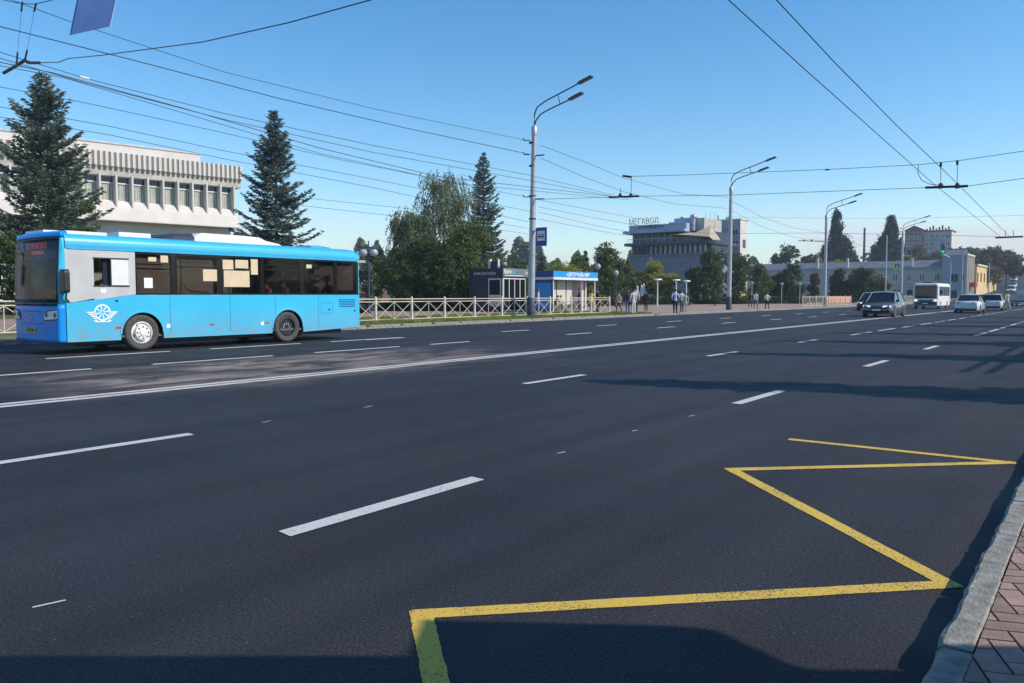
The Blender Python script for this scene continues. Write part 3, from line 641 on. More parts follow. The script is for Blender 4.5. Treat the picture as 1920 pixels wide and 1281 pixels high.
# --- long two storey cream building with the corner tower
YB = 205
yb = thing('long_building', 'long two storey cream building with slate roof and white framed windows across the far street', 'building', (-70, YB, 0))
def yz(u, v, Y=YB): q = onY(u, v, Y); return q[0]+70, q[2]
xr, ze = yz(1768, 503); xl, _ = yz(1440, 503); _, zrf = yz(1700, 489)
MB().box(xl-20, xr, 0, 14, 0, ze).build('wall', 'wall_cream', yb)
MB().box(xl-20.3, xr+.1, -.4, 14.4, ze, ze+.35).build('cornice', 'wall_grey', yb)
MB().prism([(-.3, ze+.35), (5, zrf+.2), (9, zrf+.2), (14.3, ze+.35)], xl-20, xr-.05, 'x').build('roof', 'roof_slate', yb)
MB().box(xl-20, xr, -.06, -.001, 4.3, 4.55).build('string_course', 'concrete_white', yb)
wl = [(1485, 1493), (1517, 1535), (1645, 1656), (1674, 1684), (1700, 1709), (1724, 1734), (1752, 1762), (1590, 1600), (1618, 1628), (1560, 1570), (1460, 1470)]
for u0, u1 in wl:
    xa, z1 = yz(u0, 513); xb, z0 = yz(u1, 528); winpart(yb, xa, xb, z0, z1, -.06, 'concrete_white', 'dark_glass', t=.16)
for u0, u1 in ((1645, 1660), (1674, 1688), (1700, 1712), (1752, 1764)):
    xa, z1 = yz(u0, 543); xb, z0 = yz(u1, 560); winpart(yb, xa, xb, max(z0, .3), z1, -.06, 'white', 'dark_glass')
for u in (1532, 1709, 1588): xq, zq = yz(u, 489); MB().box(xq-.25, xq+.25, .3, .8, ze+.3, zq+.6).build('chimney', 'concrete_white', yb)
ct = thing('corner_building', 'corner tower house with sunlit ochre side at the end of the cream building', 'building', (-70, YB, 0))
xa, z1 = yz(1771, 480); xb, _ = yz(1813, 480)
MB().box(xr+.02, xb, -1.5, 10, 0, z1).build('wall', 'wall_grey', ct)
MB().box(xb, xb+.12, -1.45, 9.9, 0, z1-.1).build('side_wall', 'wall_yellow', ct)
MB().box(xr-.1, xb+.4, -1.9, 10.3, z1, z1+.35).build('cornice', 'concrete_white', ct)
for i in range(12): x = xr+.2+i*(xb-xr)/12; MB().box(x, x+.3, -1.8, -1.55, z1+.35, z1+1.3).build('parapet_post', 'concrete_white', ct)
MB().box(xr, xb+.3, -1.85, -1.5, z1+1.3, z1+1.5).build('parapet_rail', 'roof_slate', ct)
for u0, u1, v0, v1 in ((1784, 1798, 514, 529), (1784, 1796, 544, 560), (1803, 1810, 514, 529)):
    p, q1 = yz(u0, v0); q, q0 = yz(u1, v1); winpart(ct, p, q, max(q0, .2), q1, -1.56, 'sign_blue' if v0 > 540 or u0 < 1790 else 'white', 'dark_glass')
for k in range(4): MB().box(xb+.12, xb+.22, -1+2.6*k, 0+2.6*k, 4.8, 7.2).build('window', 'dark_glass', ct)
for k in range(5): MB().box(xb+.12, xb+.4, -1.45+2.55*k, -1.1+2.55*k, 0, z1-.1).build('pilaster', 'concrete_white', ct)
MB().box(xb+.12, xb+1.6, 2, 5.5, 3.2, 4.3).build('shop_awning', 'red', ct)
sw = thing('side_building', 'low sunlit yellow building further down the avenue behind the corner tower', 'building', (xb-70+.6, YB+12, 0))
MB().box(-6, 0, 0, 40, 0, 8.4).build('wall', 'wall_yellow', sw); MB().box(-6.2, .3, -.2, 40.2, 8.4, 8.8).build('cornice', 'concrete_white', sw)
for k in range(6): MB().box(0, .08, 1+6*k, 2.4+6*k, 4.6, 6.8).build('window', 'dark_glass', sw)
# --- brick apartment block on the rise
bb = thing('brick_block', 'brown brick apartment block with gabled tower and glazed balconies far behind the cream building', 'building', (-72.2, 372, 0))
def bz(u, v): q = onY(u, v, 372); return q[0]+72.2, q[2]
x0, z0 = bz(1697, 433); x1, _ = bz(1731, 433); x2, z2 = bz(1783, 433); _, zg = bz(1714, 424)
MB().box(x0, x1, 0, 12, 0, z0).build('tower_wall', 'wall_brown', bb)
MB().prism([(x0-.5, z0), (x1+.5, z0), ((x0+x1)/2, zg+.2)], -.4, 12.4, 'y').build('gable_roof', 'roof_red', bb)
MB().box(x1, x2, 1.5, 12, 0, z2).build('wall', 'wall_brick_pale', bb); MB().box(x1-.01, x2+.3, 1.2, 12.3, z2, z2+.6).build('roof', 'roof_red', bb)
MB().box(x2, x2+.1, 1.6, 11.9, 0, z2).build('side_wall', 'concrete_white', bb)
for k in range(8): MB().box(x1+.6+k*(x2-x1-1)/8, x1+1.2+k*(x2-x1-1)/8, 3, 3.7, z2+.6, z2+1.5+.6*(k % 3)).build('chimney', 'wall_brown', bb)
for r in range(5):
    zz_ = z2-3.0-3.0*r
    q_ = (x1-x0-.6)/3; p_ = (x2-x1-.4)/5
    for k in range(3): winpart(bb, x0+.5+q_*k, x0+.5+q_*k+1.3, zz_, zz_+1.7, -.05, 'white', 'dark_glass', t=.15)
    for k in range(5):
        xx_ = x1+.4+p_*k; f = winpart(bb, xx_, xx_+p_*.75, zz_, zz_+1.7, 1.45, 'white', 'sign_blue' if (k+r) % 3 == 0 else 'dark_glass', t=.15)
        if k % 2: MB().box(xx_-.1, xx_+p_*.85, .5, 1.4, zz_-.9, zz_+.1).build('balcony', 'wall_grey', f)
q = atd(1618, 553, 300); ch = MB(); zt_ = atd(1618, 455, 300)[2]
ch.tube([(0, 0, 0), (0, 0, zt_)], [.5, .36], 10); tag(ch.build('chimney_stack', 'dark_steel', loc=(q[0], q[1], hill(q[1])-.5)), 'thin dark chimney stack between the two poplars', 'chimney')
q = atd(1640, 553, 290); sh_ = thing('shed', 'low dark shed with pillared front seen over the roof beside the second poplar', 'building', (q[0], q[1], 0))
MB().box(-3, 6, 0, 5, 0, 14).build('wall', 'dark_steel', sh_); MB().box(-3.4, 6.4, -.8, 5.3, 14, 14.7).build('roof', 'roof_slate', sh_)
for k in range(4): MB().box(-2.5+2.4*k, -2+2.4*k, -.6, -.2, 8, 14).build('pillar', 'stone', sh_)

# ================================================================== KIOSK AND SHELTER
kx0, ky0 = -36.9, 47.3   # right front corner (towards +x,-y)
kk = thing('coffee_kiosk', 'navy coffee kiosk with white glazed door and grey sign under the dark trees', 'kiosk', (kx0, ky0, .15))
kw = 5.0*.72; kd = 2.6; kh = 3.3
# body: navy box (-y face wide), glazed +x face
def Kb(x0, x1, y0, y1, z0, z1, nm, mt): return MB().box(x0, x1, y0, y1, z0, z1).build(nm, mt, kk)
kl = onY(880, 553, ky0)[0]-kx0; kr = onX(986, 553, kx0)[1]-ky0
Kb(kl, -.02, 0, .08, 0, kh, 'front_panel', 'kiosk_navy'); Kb(kl, kl+.08, .08, kr, 0, kh, 'side_panel', 'kiosk_navy')
Kb(kl, 0, kr-.08, kr, 0, kh, 'rear_panel', 'kiosk_navy'); Kb(kl-.03, .06, -.05, kr+.05, kh-.12, kh+.02, 'roof', 'kiosk_navy')
Kb(kl, 0, 0.08, kr, 0, .1, 'floor', 'interior')
xw0 = onY(918, 553, ky0)[0]-kx0; xw1 = onY(938, 553, ky0)[0]-kx0
f = Kb(xw0-.1, xw1+.1, -.03, 0, .45, 2.55, 'window', 'kiosk_white'); MB().box(xw0, xw1, -.045, -.03, 1.3, 2.45).build('pane', 'dark_glass', f); MB().box(xw0, xw1, -.05, -.03, .5, 1.2).build('poster', 'marble', f)
Kb(-.08, 0, 0, .1, 0, kh-.7, 'corner_post', 'kiosk_white')
n = 4
for i in range(n+1): yy = .1+i*(kr-.2)/n; Kb(-.06, .02, yy-.035, yy+.035, .05, kh-.75, 'frame_post', 'kiosk_white')
for z in (.05, .95, kh-.8): Kb(-.05, .015, .1, kr-.1, z, z+.08, 'frame_rail', 'kiosk_white')
for i in range(n): yy = .1+i*(kr-.2)/n; Kb(-.035, -.02, yy+.035, yy+(kr-.2)/n-.035, .13, kh-.8, 'pane', 'clear_glass')
Kb(-.1, 0, .1, kr, kh-.72, kh-.12, 'fascia', 'kiosk_navy')
sg = Kb(.03, .13, -.1, kr+.2, kh-.62, kh+.02, 'sign_board', 'sign_grey')
text_mesh('Кофе', .44, 'sign_white', kk, (.14, .42, kh-.25), (R_(90), 0, R_(90)), 'lettering', .004, True, .85)
text_mesh('Life', .44, 'sign_cyan', kk, (.14, 1.18, kh-.25), (R_(90), 0, R_(90)), 'lettering', .004, True, .85)
text_mesh('24', .26, 'sign_white', kk, (.14, kr-.12, kh-.3), (R_(90), 0, R_(90)), 'lettering', .004, True, 1)
Kb(.131, .136, .1, kr-.5, kh-.55, kh-.51, 'sign_line', 'sign_white')
text_mesh('КОФЕ:КОКТЕЙЛЬ', .26, 'sign_white', kk, ((kl)/2-.1, -.012, kh-.38), (R_(90), 0, 0), 'lettering', .003, False, 1)
Kb(-1.9, -1.7, .6, .8, kh, kh+.75, 'vent_pipe', 'kiosk_white'); Kb(-1.7, -1.0, .65, 1.0, kh+.05, kh+.6, 'air_unit', 'dark_steel'); Kb(-1.0, -.9, .6, .75, kh, kh+.75, 'vent_pipe', 'kiosk_white')
MB().ball((-.45, .8, kh+.35), .18).build('roof_globe', 'globe', kk)
Kb(-1.2, -.5, .8, 1.6, .1, 1.1, 'counter', 'kiosk_white')

sx0, sy0 = -32.8, 48.0
ss = thing('bus_shelter', 'open bus shelter with blue fascia and pale pink panels right of the lamp pole', 'shelter', (sx0, sy0, .15))
def Sb(x0, x1, y0, y1, z0, z1, nm, mt): return MB().box(x0, x1, y0, y1, z0, z1).build(nm, mt, ss)
sl_ = onY(1004, 553, sy0)[0]-sx0; sr = onX(1116, 553, sx0)[1]-sy0; zs = 3.05
print('shelter', sl_, sr, 'kiosk', kl, kr)
Sb(sl_, 0, 0, .06, .05, 2.45, 'side_panel', 'sign_navy'); Sb(sl_+.1, -.12, -.02, 0, .3, 2.2, 'route_poster', 'sign_blue')
Sb(sl_, sl_+.06, .06, sr-.1, .05, 2.45, 'rear_wall', 'sign_navy'); bw = -.8
Sb(bw, bw+.06, .06, sr-.1, .05, 2.45, 'back_wall', 'panel_pink')
Sb(sl_-.1, .12, -.12, sr+.1, 2.46, zs-.02, 'roof', 'sign_navy')
Sb(.12, .16, -.12, sr+.1, 2.6, zs, 'fascia', 'sign_blue'); Sb(.12, .18, -.12, sr+.1, 2.42, 2.6, 'fascia_trim', 'kiosk_white')
Sb(-.03+sl_, .14, -.16, -.12, 2.6, zs, 'fascia', 'sign_navy'); Sb(sl_, .14, -.17, -.12, 2.42, 2.6, 'fascia_trim', 'kiosk_white')
for yy in (.05, sr*.985): Sb(-.04, .04, yy-.04, yy+.04, 0, 2.42, 'corner_post', 'kiosk_white')
for i in range(5):
    yy = .25+i*(sr-.5)/4.2; Sb(bw+.061, bw+.10, yy-.05, yy+.05, .1, 2.42, 'wall_post', 'bark')
for i in range(4):
    yy = .25+i*(sr-.5)/4.2; Sb(bw+.062, bw+.085, yy+.06, yy+(sr-.5)/4.2-.06, .35, 2.36, 'wall_panel', 'panel_pink')
Sb(bw+.06, 0, sr*.66, sr*.66+.05, .1, 2.42, 'divider', 'panel_pink')
Sb(bw+.12, bw+.5, .4, sr*.6, .5, .56, 'bench', 'bark'); Sb(bw+.25, bw+.33, .6, .7, 0, .5, 'bench_leg', 'black'); Sb(bw+.25, bw+.33, 1.9, 2.0, 0, .5, 'bench_leg', 'black')
text_mesh('«ЦВЕТОЧНЫЙ» МИР', .36, 'sign_white', ss, (.165, sr*.54, 2.82), (R_(90), 0, R_(90)), 'lettering', .004, True, .9)

# ================================================================== FENCE
def fence(x, y0, n, step, label, z0=.15):
    t = thing('railing', label, 'railing', (x, y0, z0), 0, 'roadside railings')
    post = MB().box(-.045, .045, -.045, .045, -.1, 1.16).lathe([(.05, 1.16), (.05, 1.19), (.02, 1.22)], n=6).mesh('post', 'fence')
    L = step-.09
    rt = MB().box(-.02, .02, 0, L, 1.08, 1.12).mesh('top_rail', 'fence'); rm = MB().box(-.018, .018, 0, L, .95, .985).mesh('middle_rail', 'fence'); rb = MB().box(-.018, .018, 0, L, .1, .135).mesh('bottom_rail', 'fence')
    mid = MB().box(-.012, .012, -.012, .012, .135, .95).mesh('baluster', 'fence')
    d = Vector((0, L/2-.02, .81)); ln = d.length; br = MB().box(-.01, .01, -ln/2, ln/2, -.011, .011).mesh('brace', 'fence')
    an = math.atan2(.81, L/2-.02)
    for i in range(n+1):
        inst(post, 'post', t, (0, i*step, 0), (random.uniform(-.008, .008), random.uniform(-.012, .012), 0))
        if i == n: break
        yb_ = i*step+.045
        inst(rt, 'top_rail', t, (0, yb_, 0)); inst(rm, 'middle_rail', t, (0, yb_, 0)); inst(rb, 'bottom_rail', t, (0, yb_, 0))
        inst(mid, 'baluster', t, (0, yb_+L/2, 0))
        for hh in (0, 1):
            for sg_ in (-1, 1): inst(br, 'brace', t, (.012*sg_, yb_+L/4+hh*L/2, .5425), (an*sg_, 0, 0))
    return t
fence(-27.75, 25.8-2.42*10, 19, 2.42, 'long cream crossed-bar railing on the grass verge between the bus and the shelter')
ya = onX(1505, 560, -26.3)[1]; yb2 = onX(1595, 560, -26.3)[1]
fence(-26.3, ya, int((yb2-ya)/2.42)+1, 2.42, 'short cream crossed-bar railing beside the black car and third lamp pole')
yc = onX(1690, 560, -26.3)[1]
fence(-26.3, yc, 4, 2.42, 'furthest cream railing beside the white minibus')
ob = thing('work_barrier', 'peach orange site barrier panel standing behind the short railing', 'barrier', (-27.6, yb2-6, .15))
for i in range(5): MB().box(-.05, .05, i*2.2, i*2.2+2.1, .3, 1.05).build('panel', mat('faded orange sheet', (.62, .26, .15), .7) if i == 0 else bpy.data.materials['faded orange sheet'], ob)
for i in range(6): MB().box(-.06, .06, i*2.2-.06, i*2.2, 0, 1.1).build('post', 'fence', ob)

# ================================================================== POLES AND LAMPS
def lamp_pole(Y, X, h, label, lean=0, arms=True, r0=.21, r1=.14):
    t = thing('street_lamp', label, 'street lamp', (X, Y, .15), 0, 'street lamps along the far kerb')
    MB().tube([(0, 0, -.1), (lean*.5, 0, h*.5), (lean, 0, h)], [r0, (r0+r1)/2, r1], 12).build('pole', 'steel', t)
    MB().lathe([(r0+.03, -.1), (r0+.03, 1.1), (r0, 1.15)], n=12).build('base_sleeve', 'dark_steel', t)
    MB().lathe([(r1+.03, h-.45), (r1+.03, h-.4), (r1+.02, h+.02), (.06, h+.12)], (lean, 0, 0), 12).build('cap', 'steel', t)
    if arms:
        # upper and lower curved arm reaching over the road, joined by a strut
        up = [(lean, 0, h+.1), (lean+.02, 0, h+.75), (lean+.3, 0, h+1.25), (lean+.9, 0, h+1.55), (lean+3.2, 0, h+2.05)]
        lo = [(lean, 0, h+.0), (lean+.05, 0, h+.35), (lean+.35, 0, h+.68), (lean+1.0, 0, h+.92), (lean+2.7, 0, h+1.3)]
        UP = [(lean, 0, h+.1), (lean+.02, 0, h+.75), (lean+.2, 0, h+1.1), (lean+.75, 0, h+1.35), (lean+3.0, 0, h+1.98)]
        LO = [(lean, 0, h), (lean+.1, 0, h+.35), (lean+.45, 0, h+.68), (lean+1.0, 0, h+.85), (lean+2.4, 0, h+1.2)]
        MB().tube(UP, .04, 8).build('arm', 'dark_steel', t); MB().tube(LO, .04, 8).build('arm', 'dark_steel', t)
        MB().tube([(lean+1.6, 0, h+1.57), (lean+1.75, 0, h+1.05)], .025, 6).build('strut', 'dark_steel', t)
        for p in (UP[-1], LO[-1]):
            hd = MB(); hd.box(-.05, .85, -.14, .14, -.04, .05); hd.box(.1, .8, -.08, .08, .05, .09)
            o = hd.build('lamp_head', 'dark_steel', t, p); o.rotation_euler = (0, -.27, 0)
            g = MB().box(0, .8, -.12, .12, -.055, -.04).build('lens', 'dark_glass', o)
    return t
P1 = onX(1000, 240, -26.6)[1]; P2 = onX(1370, 352, -26.6)[1]; P3 = onX(1549, 435, -26.6)[1]; P4 = onX(1693, 433, -26.6)[1]
p1 = lamp_pole(P1, -26.75, 10.8, 'tall double armed lamp pole with blue bus stop sign, nearest in the row', .22)
p2 = lamp_pole(P2, -26.6, 10.5, 'double armed lamp pole on the open paving left of the walking trio', .05)
p3 = lamp_pole(P3, -26.6, 10.4, 'double armed lamp pole in front of the left poplar beside the short railing')
p4 = lamp_pole(P4, -26.6, 11.2, 'double armed lamp pole carrying the yellow bordered crossing sign')
# bands, brackets and cross arms on the first pole
for z in (9.9, 8.6, 6.9, 5.6): MB().lathe([(.2, z), (.215, z+.01), (.215, z+.07), (.2, z+.08)], (.1, 0, 0), 12).build('clamp_band', 'dark_steel', p1)
for z in (10.1, 9.3, 6.9): MB().tube([(-.1, 0, z), (-.45, -.1, z+.02), (-.5, -.1, z+.15)], .03).build('insulator_hook', 'black', p1)
for z in (9.2, 6.75): MB().tube([(.3, 0, z), (.9, 0, z-.03)], .04).build('tension_insulator', 'black', p1)
st = thing('bus_stop_sign', 'blue bus stop sign plate fixed to the tall lamp pole', 'sign', (-26.7, P1, 0))
q0 = onY(1008, 428, P1); q1 = onY(1028, 461, P1); ox = -26.7
MB().box(q0[0]-ox, q1[0]-ox, -.19, -.16, q1[2], q0[2]).build('plate', 'stop_blue', st)
xm = (q0[0]+q1[0])/2-ox; zm = (q0[2]+q1[2])/2+.05; hw = (q1[0]-q0[0])/2
MB().box(xm-hw*.72, xm+hw*.72, -.2, -.19, zm-.28, zm+.28).build('white_field', 'sign_white', st)
bu = MB(); bu.box(xm-hw*.55, xm+hw*.55, -.208, -.2, zm-.08, zm+.09); bu.box(xm-hw*.42, xm-hw*.22, -.208, -.2, zm-.14, zm-.08); bu.box(xm+hw*.2, xm+hw*.4, -.208, -.2, zm-.14, zm-.08)
o = bu.build('bus_symbol', 'black', st)
ws_ = MB()
for k in range(4): ws_.box(xm-hw*.45+k*hw*.24, xm-hw*.28+k*hw*.24, -.213, -.208, zm-.01, zm+.06)
ws_.build('bus_symbol_windows', 'sign_white', st)
MB().box(q0[0]-ox-.02, q1[0]-ox+.02, -.158, -.15, q1[2]-.02, q0[2]+.02).build('rim', 'sign_white', st)
MB().box(-.1, xm, -.15, .0, zm+.3, zm+.34).build('bracket', 'steel', st)
q0 = onY(981, 470, P1); q1 = onY(993, 485, P1)
s2 = tag(MB().box(0, q1[0]-q0[0], -.02, .02, q1[2]-q0[2], 0).build('notice_plate', 'sign_grey', loc=(q0[0], P1-.05, q0[2])), 'small grey plate on the left side of the tall lamp pole', 'sign')
cs = thing('crossing_sign', 'square pedestrian crossing sign with lime border on the fourth lamp pole', 'sign', (0, P4-.3, 0))
q0 = onY(1676, 493, P4-.3); q1 = onY(1689, 506, P4-.3)
MB().box(q0[0], q1[0], 0, .04, q1[2], q0[2]).build('plate', 'lime', cs)
dx = (q1[0]-q0[0]); MB().box(q0[0]+dx*.17, q1[0]-dx*.17, -.012, 0, q1[2]+dx*.17, q0[2]-dx*.17).build('blue_field', 'stop_blue', cs)
MB().prism([(q0[0]+dx*.27, q1[2]+dx*.25), (q1[0]-dx*.27, q1[2]+dx*.25), (q0[0]+dx*.5, q0[2]-dx*.22)], -.02, -.012, 'y').build('white_triangle', 'sign_white', cs)
MB().prism([(q0[0]+dx*.42, q1[2]+dx*.3), (q1[0]-dx*.42, q1[2]+dx*.3), (q0[0]+dx*.52, q0[2]-dx*.33)], -.026, -.02, 'y').build('walking_figure', 'black', cs)
MB().box(q1[0], -26.6, .02, .05, q0[2]-dx*.5, q0[2]-dx*.4).build('bracket', 'steel', cs)
for u, vt, d, lb in ((1660, 442, 118, 'thin white pole in front of the cream building, right of the round trees'), (1781, 493, 150, 'slim grey pole in front of the corner tower, left of two'), (1803, 478, 150, 'slim grey pole at the right edge of the corner tower'), (1853, 495, 160, 'slim pole in front of the autumn trees')):
    q = atd(u, 553, d); zt_ = atd(u, vt, d)[2]
    o = MB().tube([(0, 0, -.1), (0, 0, zt_)], [.12, .08], 8).lathe([(.17, -.1), (.17, .5), (.12, .55)], n=8).build('slim_pole', 'steel', loc=(q[0], q[1], .1)); tag(o, lb, 'pole', 'slim poles at the far crossing')
tl = thing('traffic_light', 'traffic light showing green above the cream building eave by the corner tower', 'traffic light', (0, 0, 0)); q = atd(1768, 466, 150)
MB().box(q[0]-.28, q[0]+.28, q[1], q[1]+.3, q[2]-.95, q[2]+.75).build('housing', 'black', tl)
MB().lathe([(.26, -.01), (.26, .0)], (q[0], q[1]-.01, q[2]-.6), 14, 'y').build('green_lens', emis('green signal', (.02, .75, .35), .7), tl)
MB().lathe([(.2, -.01), (.2, .0)], (q[0], q[1]-.01, q[2]-.05), 14, 'y').build('amber_lens', 'dark_glass', tl)
MB().lathe([(.2, -.01), (.2, .0)], (q[0], q[1]-.01, q[2]+.45), 14, 'y').build('red_lens', 'dark_glass', tl)
q2 = atd(1781, 480, 150); MB().tube([(q[0], q[1]+.2, q[2]-1), (q2[0], q2[1], q2[2]-.3)], .06).build('mast_arm', 'steel', tl)

def globe_lamp(u, v, d, n, label, base=.15):
    q = atd(u, v, d); t = thing('park_lamp', label, 'park lamp', (q[0], q[1], base), YAW, 'globe park lamps'); z = q[2]-base; r = .3
    MB().tube([(0, 0, 0), (0, 0, z+(.8 if n == 2 else -r))], [.07, .045], 8).build('post', 'dark_steel', t); MB().lathe([(.14, 0), (.12, .3), (.07, .35)], n=8).build('base', 'dark_steel', t)
    if n == 2:
        MB().tube([(-.36, 0, z+.32), (0, 0, z+.42), (.36, 0, z+.32)], .025).build('cross_arm', 'dark_steel', t)
        for s_ in (-.36, .36): MB().ball((s_, 0, z), r, 14, .85).build('globe', 'globe', t); MB().lathe([(.08, z+.22), (.1, z+.34)], (s_, 0, 0), 8).build('globe_cap', 'dark_steel', t)
    else: MB().ball((0, 0, z), r, 14).build('globe', 'globe', t)
    return t
globe_lamp(691, 474, 54, 2, 'twin silver globe lamp right behind the bus tail')
globe_lamp(1121, 500, 78, 1, 'single globe lamp just right of the bus shelter')
globe_lamp(1155, 512, 85, 1, 'single globe lamp left of the arched gateway')
for u, v, d, lb in ((1233, 525, 90, 'left'), (1268, 526, 92, 'middle'), (1287, 528, 94, 'right')):
    q = atd(u, v, d); t = thing('hat_lamp', 'white flat topped park lamp, %s of the three by the yellow bush' % lb, 'park lamp', (q[0], q[1], .15), 0, 'flat topped park lamps')
    z = q[2]-.15; MB().tube([(0, 0, 0), (0, 0, z)], [.09, .06], 8).build('post', 'white', t); MB().lathe([(.1, z-.35), (.14, z-.05), (.5, z), (.42, z+.12), (.05, z+.16)], n=14).build('shade', 'white', t)
for u, v, d, lb in ((1410, 531, 105, 'behind the walking trio'), (1466, 533, 112, 'in front of the hedge'), (1500, 533, 115, 'left of the short railing')):
    q = atd(u, v, d); t = thing('hat_lamp', 'small park lamp %s' % lb, 'park lamp', (q[0], q[1], .15), 0, 'small park lamps'); z = q[2]-.15
    MB().tube([(0, 0, 0), (0, 0, z)], .05, 6).build('post', 'steel', t); MB().lathe([(.22, z-.1), (.25, z+.1), (.05, z+.22)], n=10).build('shade', 'globe', t)
# arched gateway and gazebo frame
q = atd(1175, 553, 125); ag = thing('arched_pavilion', 'pale arched pavilion with vertical ribs behind the group of walkers', 'pavilion', (q[0], q[1], .15), YAW)
sc = 125/1480; w2 = 17*sc; zs_ = (553-527)*sc+1.2; 
a = MB(); pts = [(-w2, 0), (w2, 0), (w2, zs_)]+[(w2*.85*math.cos(t), zs_+.1+1.25*math.sin(t)) for t in [math.pi*k/12 for k in range(13)]]+[(-w2, zs_)]
a.prism(pts, 0, 3, 'y'); a.build('wall', 'stone', ag)
for k in range(9): x = -w2+.15+k*(2*w2-.3)/8; MB().box(x-.06, x+.06, -.12, 0, .1, zs_).build('rib', 'globe', ag)
MB().box(-w2-.2, w2+.2, -.2, .1, zs_, zs_+.14).build('cornice', 'white', ag)
fr = thing('pergola_frame', 'thin black pergola frame stretching right from the arched pavilion', 'pergola', (q[0], q[1]-3, .15), YAW)
MB().box(-w2, w2+11, -.05, .05, 3.15, 3.25).build('beam', 'black', fr)
for x in (0.4, 6.3, 11.5): MB().box(x-.05, x+.05, -.05, .05, 0, 4.3 if x < 1 else 3.15).build('post', 'black', fr)
for k, (u, hh) in enumerate(((1150, 1.9), (1154, 2.1), (1195, 2.2), (1203, 2.3), (1207, 2.5), (1218, 1.0), (1223, .9), (1147, 1.8), (1314, 1.4))):
    q = atd(u, 553, 112); o = MB().lathe([(.3, 0), (.3, .25), (.16, .4), (.24, hh*.55), (.12, hh*.8), (.15, hh*.9), (.03, hh)], n=9).build('garden_statue', 'white', loc=(q[0], q[1], .6))
    tag(o, ['white pillar statue left of the arched pavilion, shorter of the inner pair', 'white pillar statue just left of the arched pavilion', 'white pillar statue right against the arched pavilion', 'white pillar statue in the middle right of the pavilion', 'tallest white pillar statue right of the pavilion', 'low white statue left of the pair above the hedge', 'low white statue right of the pair above the hedge', 'white pillar statue furthest left of the pavilion', 'small white statue beside the dark trees'][k], 'statue', 'white statues by the pavilion')
for (u, w, d, lb) in ((740, 90, 66, 'pale low bench-like wall on the lawn behind the railing'), (1300, 120, 118, 'low stone edging in front of the dark trees')):
    q = atd(u, 553, d); o = MB().box(-w/2*d/1480, w/2*d/1480, 0, .4, 0, .5).build('low_wall', 'stone', loc=(q[0], q[1], .15)); o.rotation_euler = (0, 0, R_(70)); tag(o, lb, 'wall')

# ================================================================== THE CITY BUS (local: +x = visible side, front at y = 0)
BX, BY = -21.35, 8.31
bus = thing('city_bus', 'bright blue city bus with white roof pod driving left at the edge of the picture', 'bus', (BX, BY, 0))
def by(u, v=500): return onX(u, v, BX+1.25)[1]-BY
BL = by(673); yf = by(269, 650); yr = by(541, 640); hwid = 1.25
WR = .47
print('bus', BL, yf, yr)
def side_panel(sx):
    pts = [(.32, .30)]
    for yc in (yf, yr):
        pts += [(yc-.57, .30)]+[(yc-.57*math.cos(t), .45+.57*math.sin(t)) for t in [math.pi*k/14 for k in range(15)]]+[(yc+.57, .30)]
    pts += [(BL, .38), (BL, 1.45)]
    if sx > 0: pts += [(by(251, 554), 1.45), (by(140, 570), 1.27), (.32, 1.25)]
    else: pts += [(.32, 1.45)]
    b = MB(); n = len(pts); xo, xi = 1.25*sx, 1.21*sx
    b.add([(xo, a, c) for a, c in pts], [tuple(range(n)) if sx > 0 else tuple(range(n))[::-1]])
    b.add([(xi, a, c) for a, c in pts], [tuple(range(n))[::-1] if sx > 0 else tuple(range(n))])
    b.add([(xo, a, c) for a, c in pts]+[(xi, a, c) for a, c in pts], [(i, (i+1) % n, (i+1) % n+n, i+n) for i in range(n)])
    return b
for s_ in (1, -1):
    side_panel(s_).build('side_panel', 'bus_blue', bus)
# wheel arch lips + housings
for yc in (yf, yr):
    for s_ in (1, -1):
        b = MB()
        for k in range(14):
            t0, t1 = math.pi*k/14, math.pi*(k+1)/14
            f = lambda r, t, x: (x*s_, yc-r*math.cos(t), .45+r*math.sin(t))
            b.add([f(.545, t0, 1.252), f(.545, t1, 1.252), f(.60, t1, 1.252), f(.60, t0, 1.252), f(.545, t0, 1.262), f(.545, t1, 1.262), f(.585, t1, 1.262), f(.585, t0, 1.262)],
                  [(0, 1, 5, 4), (4, 5, 6, 7), (7, 6, 2, 3)])
        b.build('wheel_arch_trim', 'bus_blue', bus)
        b = MB(); b.box(.6*s_, .62*s_, yc-.62, yc+.62, .3, 1.1); 
        for k in range(12):
            t0, t1 = math.pi*k/12, math.pi*(k+1)/12
            b.add([(.6*s_, yc-.575*math.cos(t0), .45+.575*math.sin(t0)), (.6*s_, yc-.575*math.cos(t1), .45+.575*math.sin(t1)), (1.2*s_, yc-.575*math.cos(t1), .45+.575*math.sin(t1)), (1.2*s_, yc-.575*math.cos(t0), .45+.575*math.sin(t0))], [(0, 1, 2, 3)])
        b.build('wheel_housing', 'black', bus)
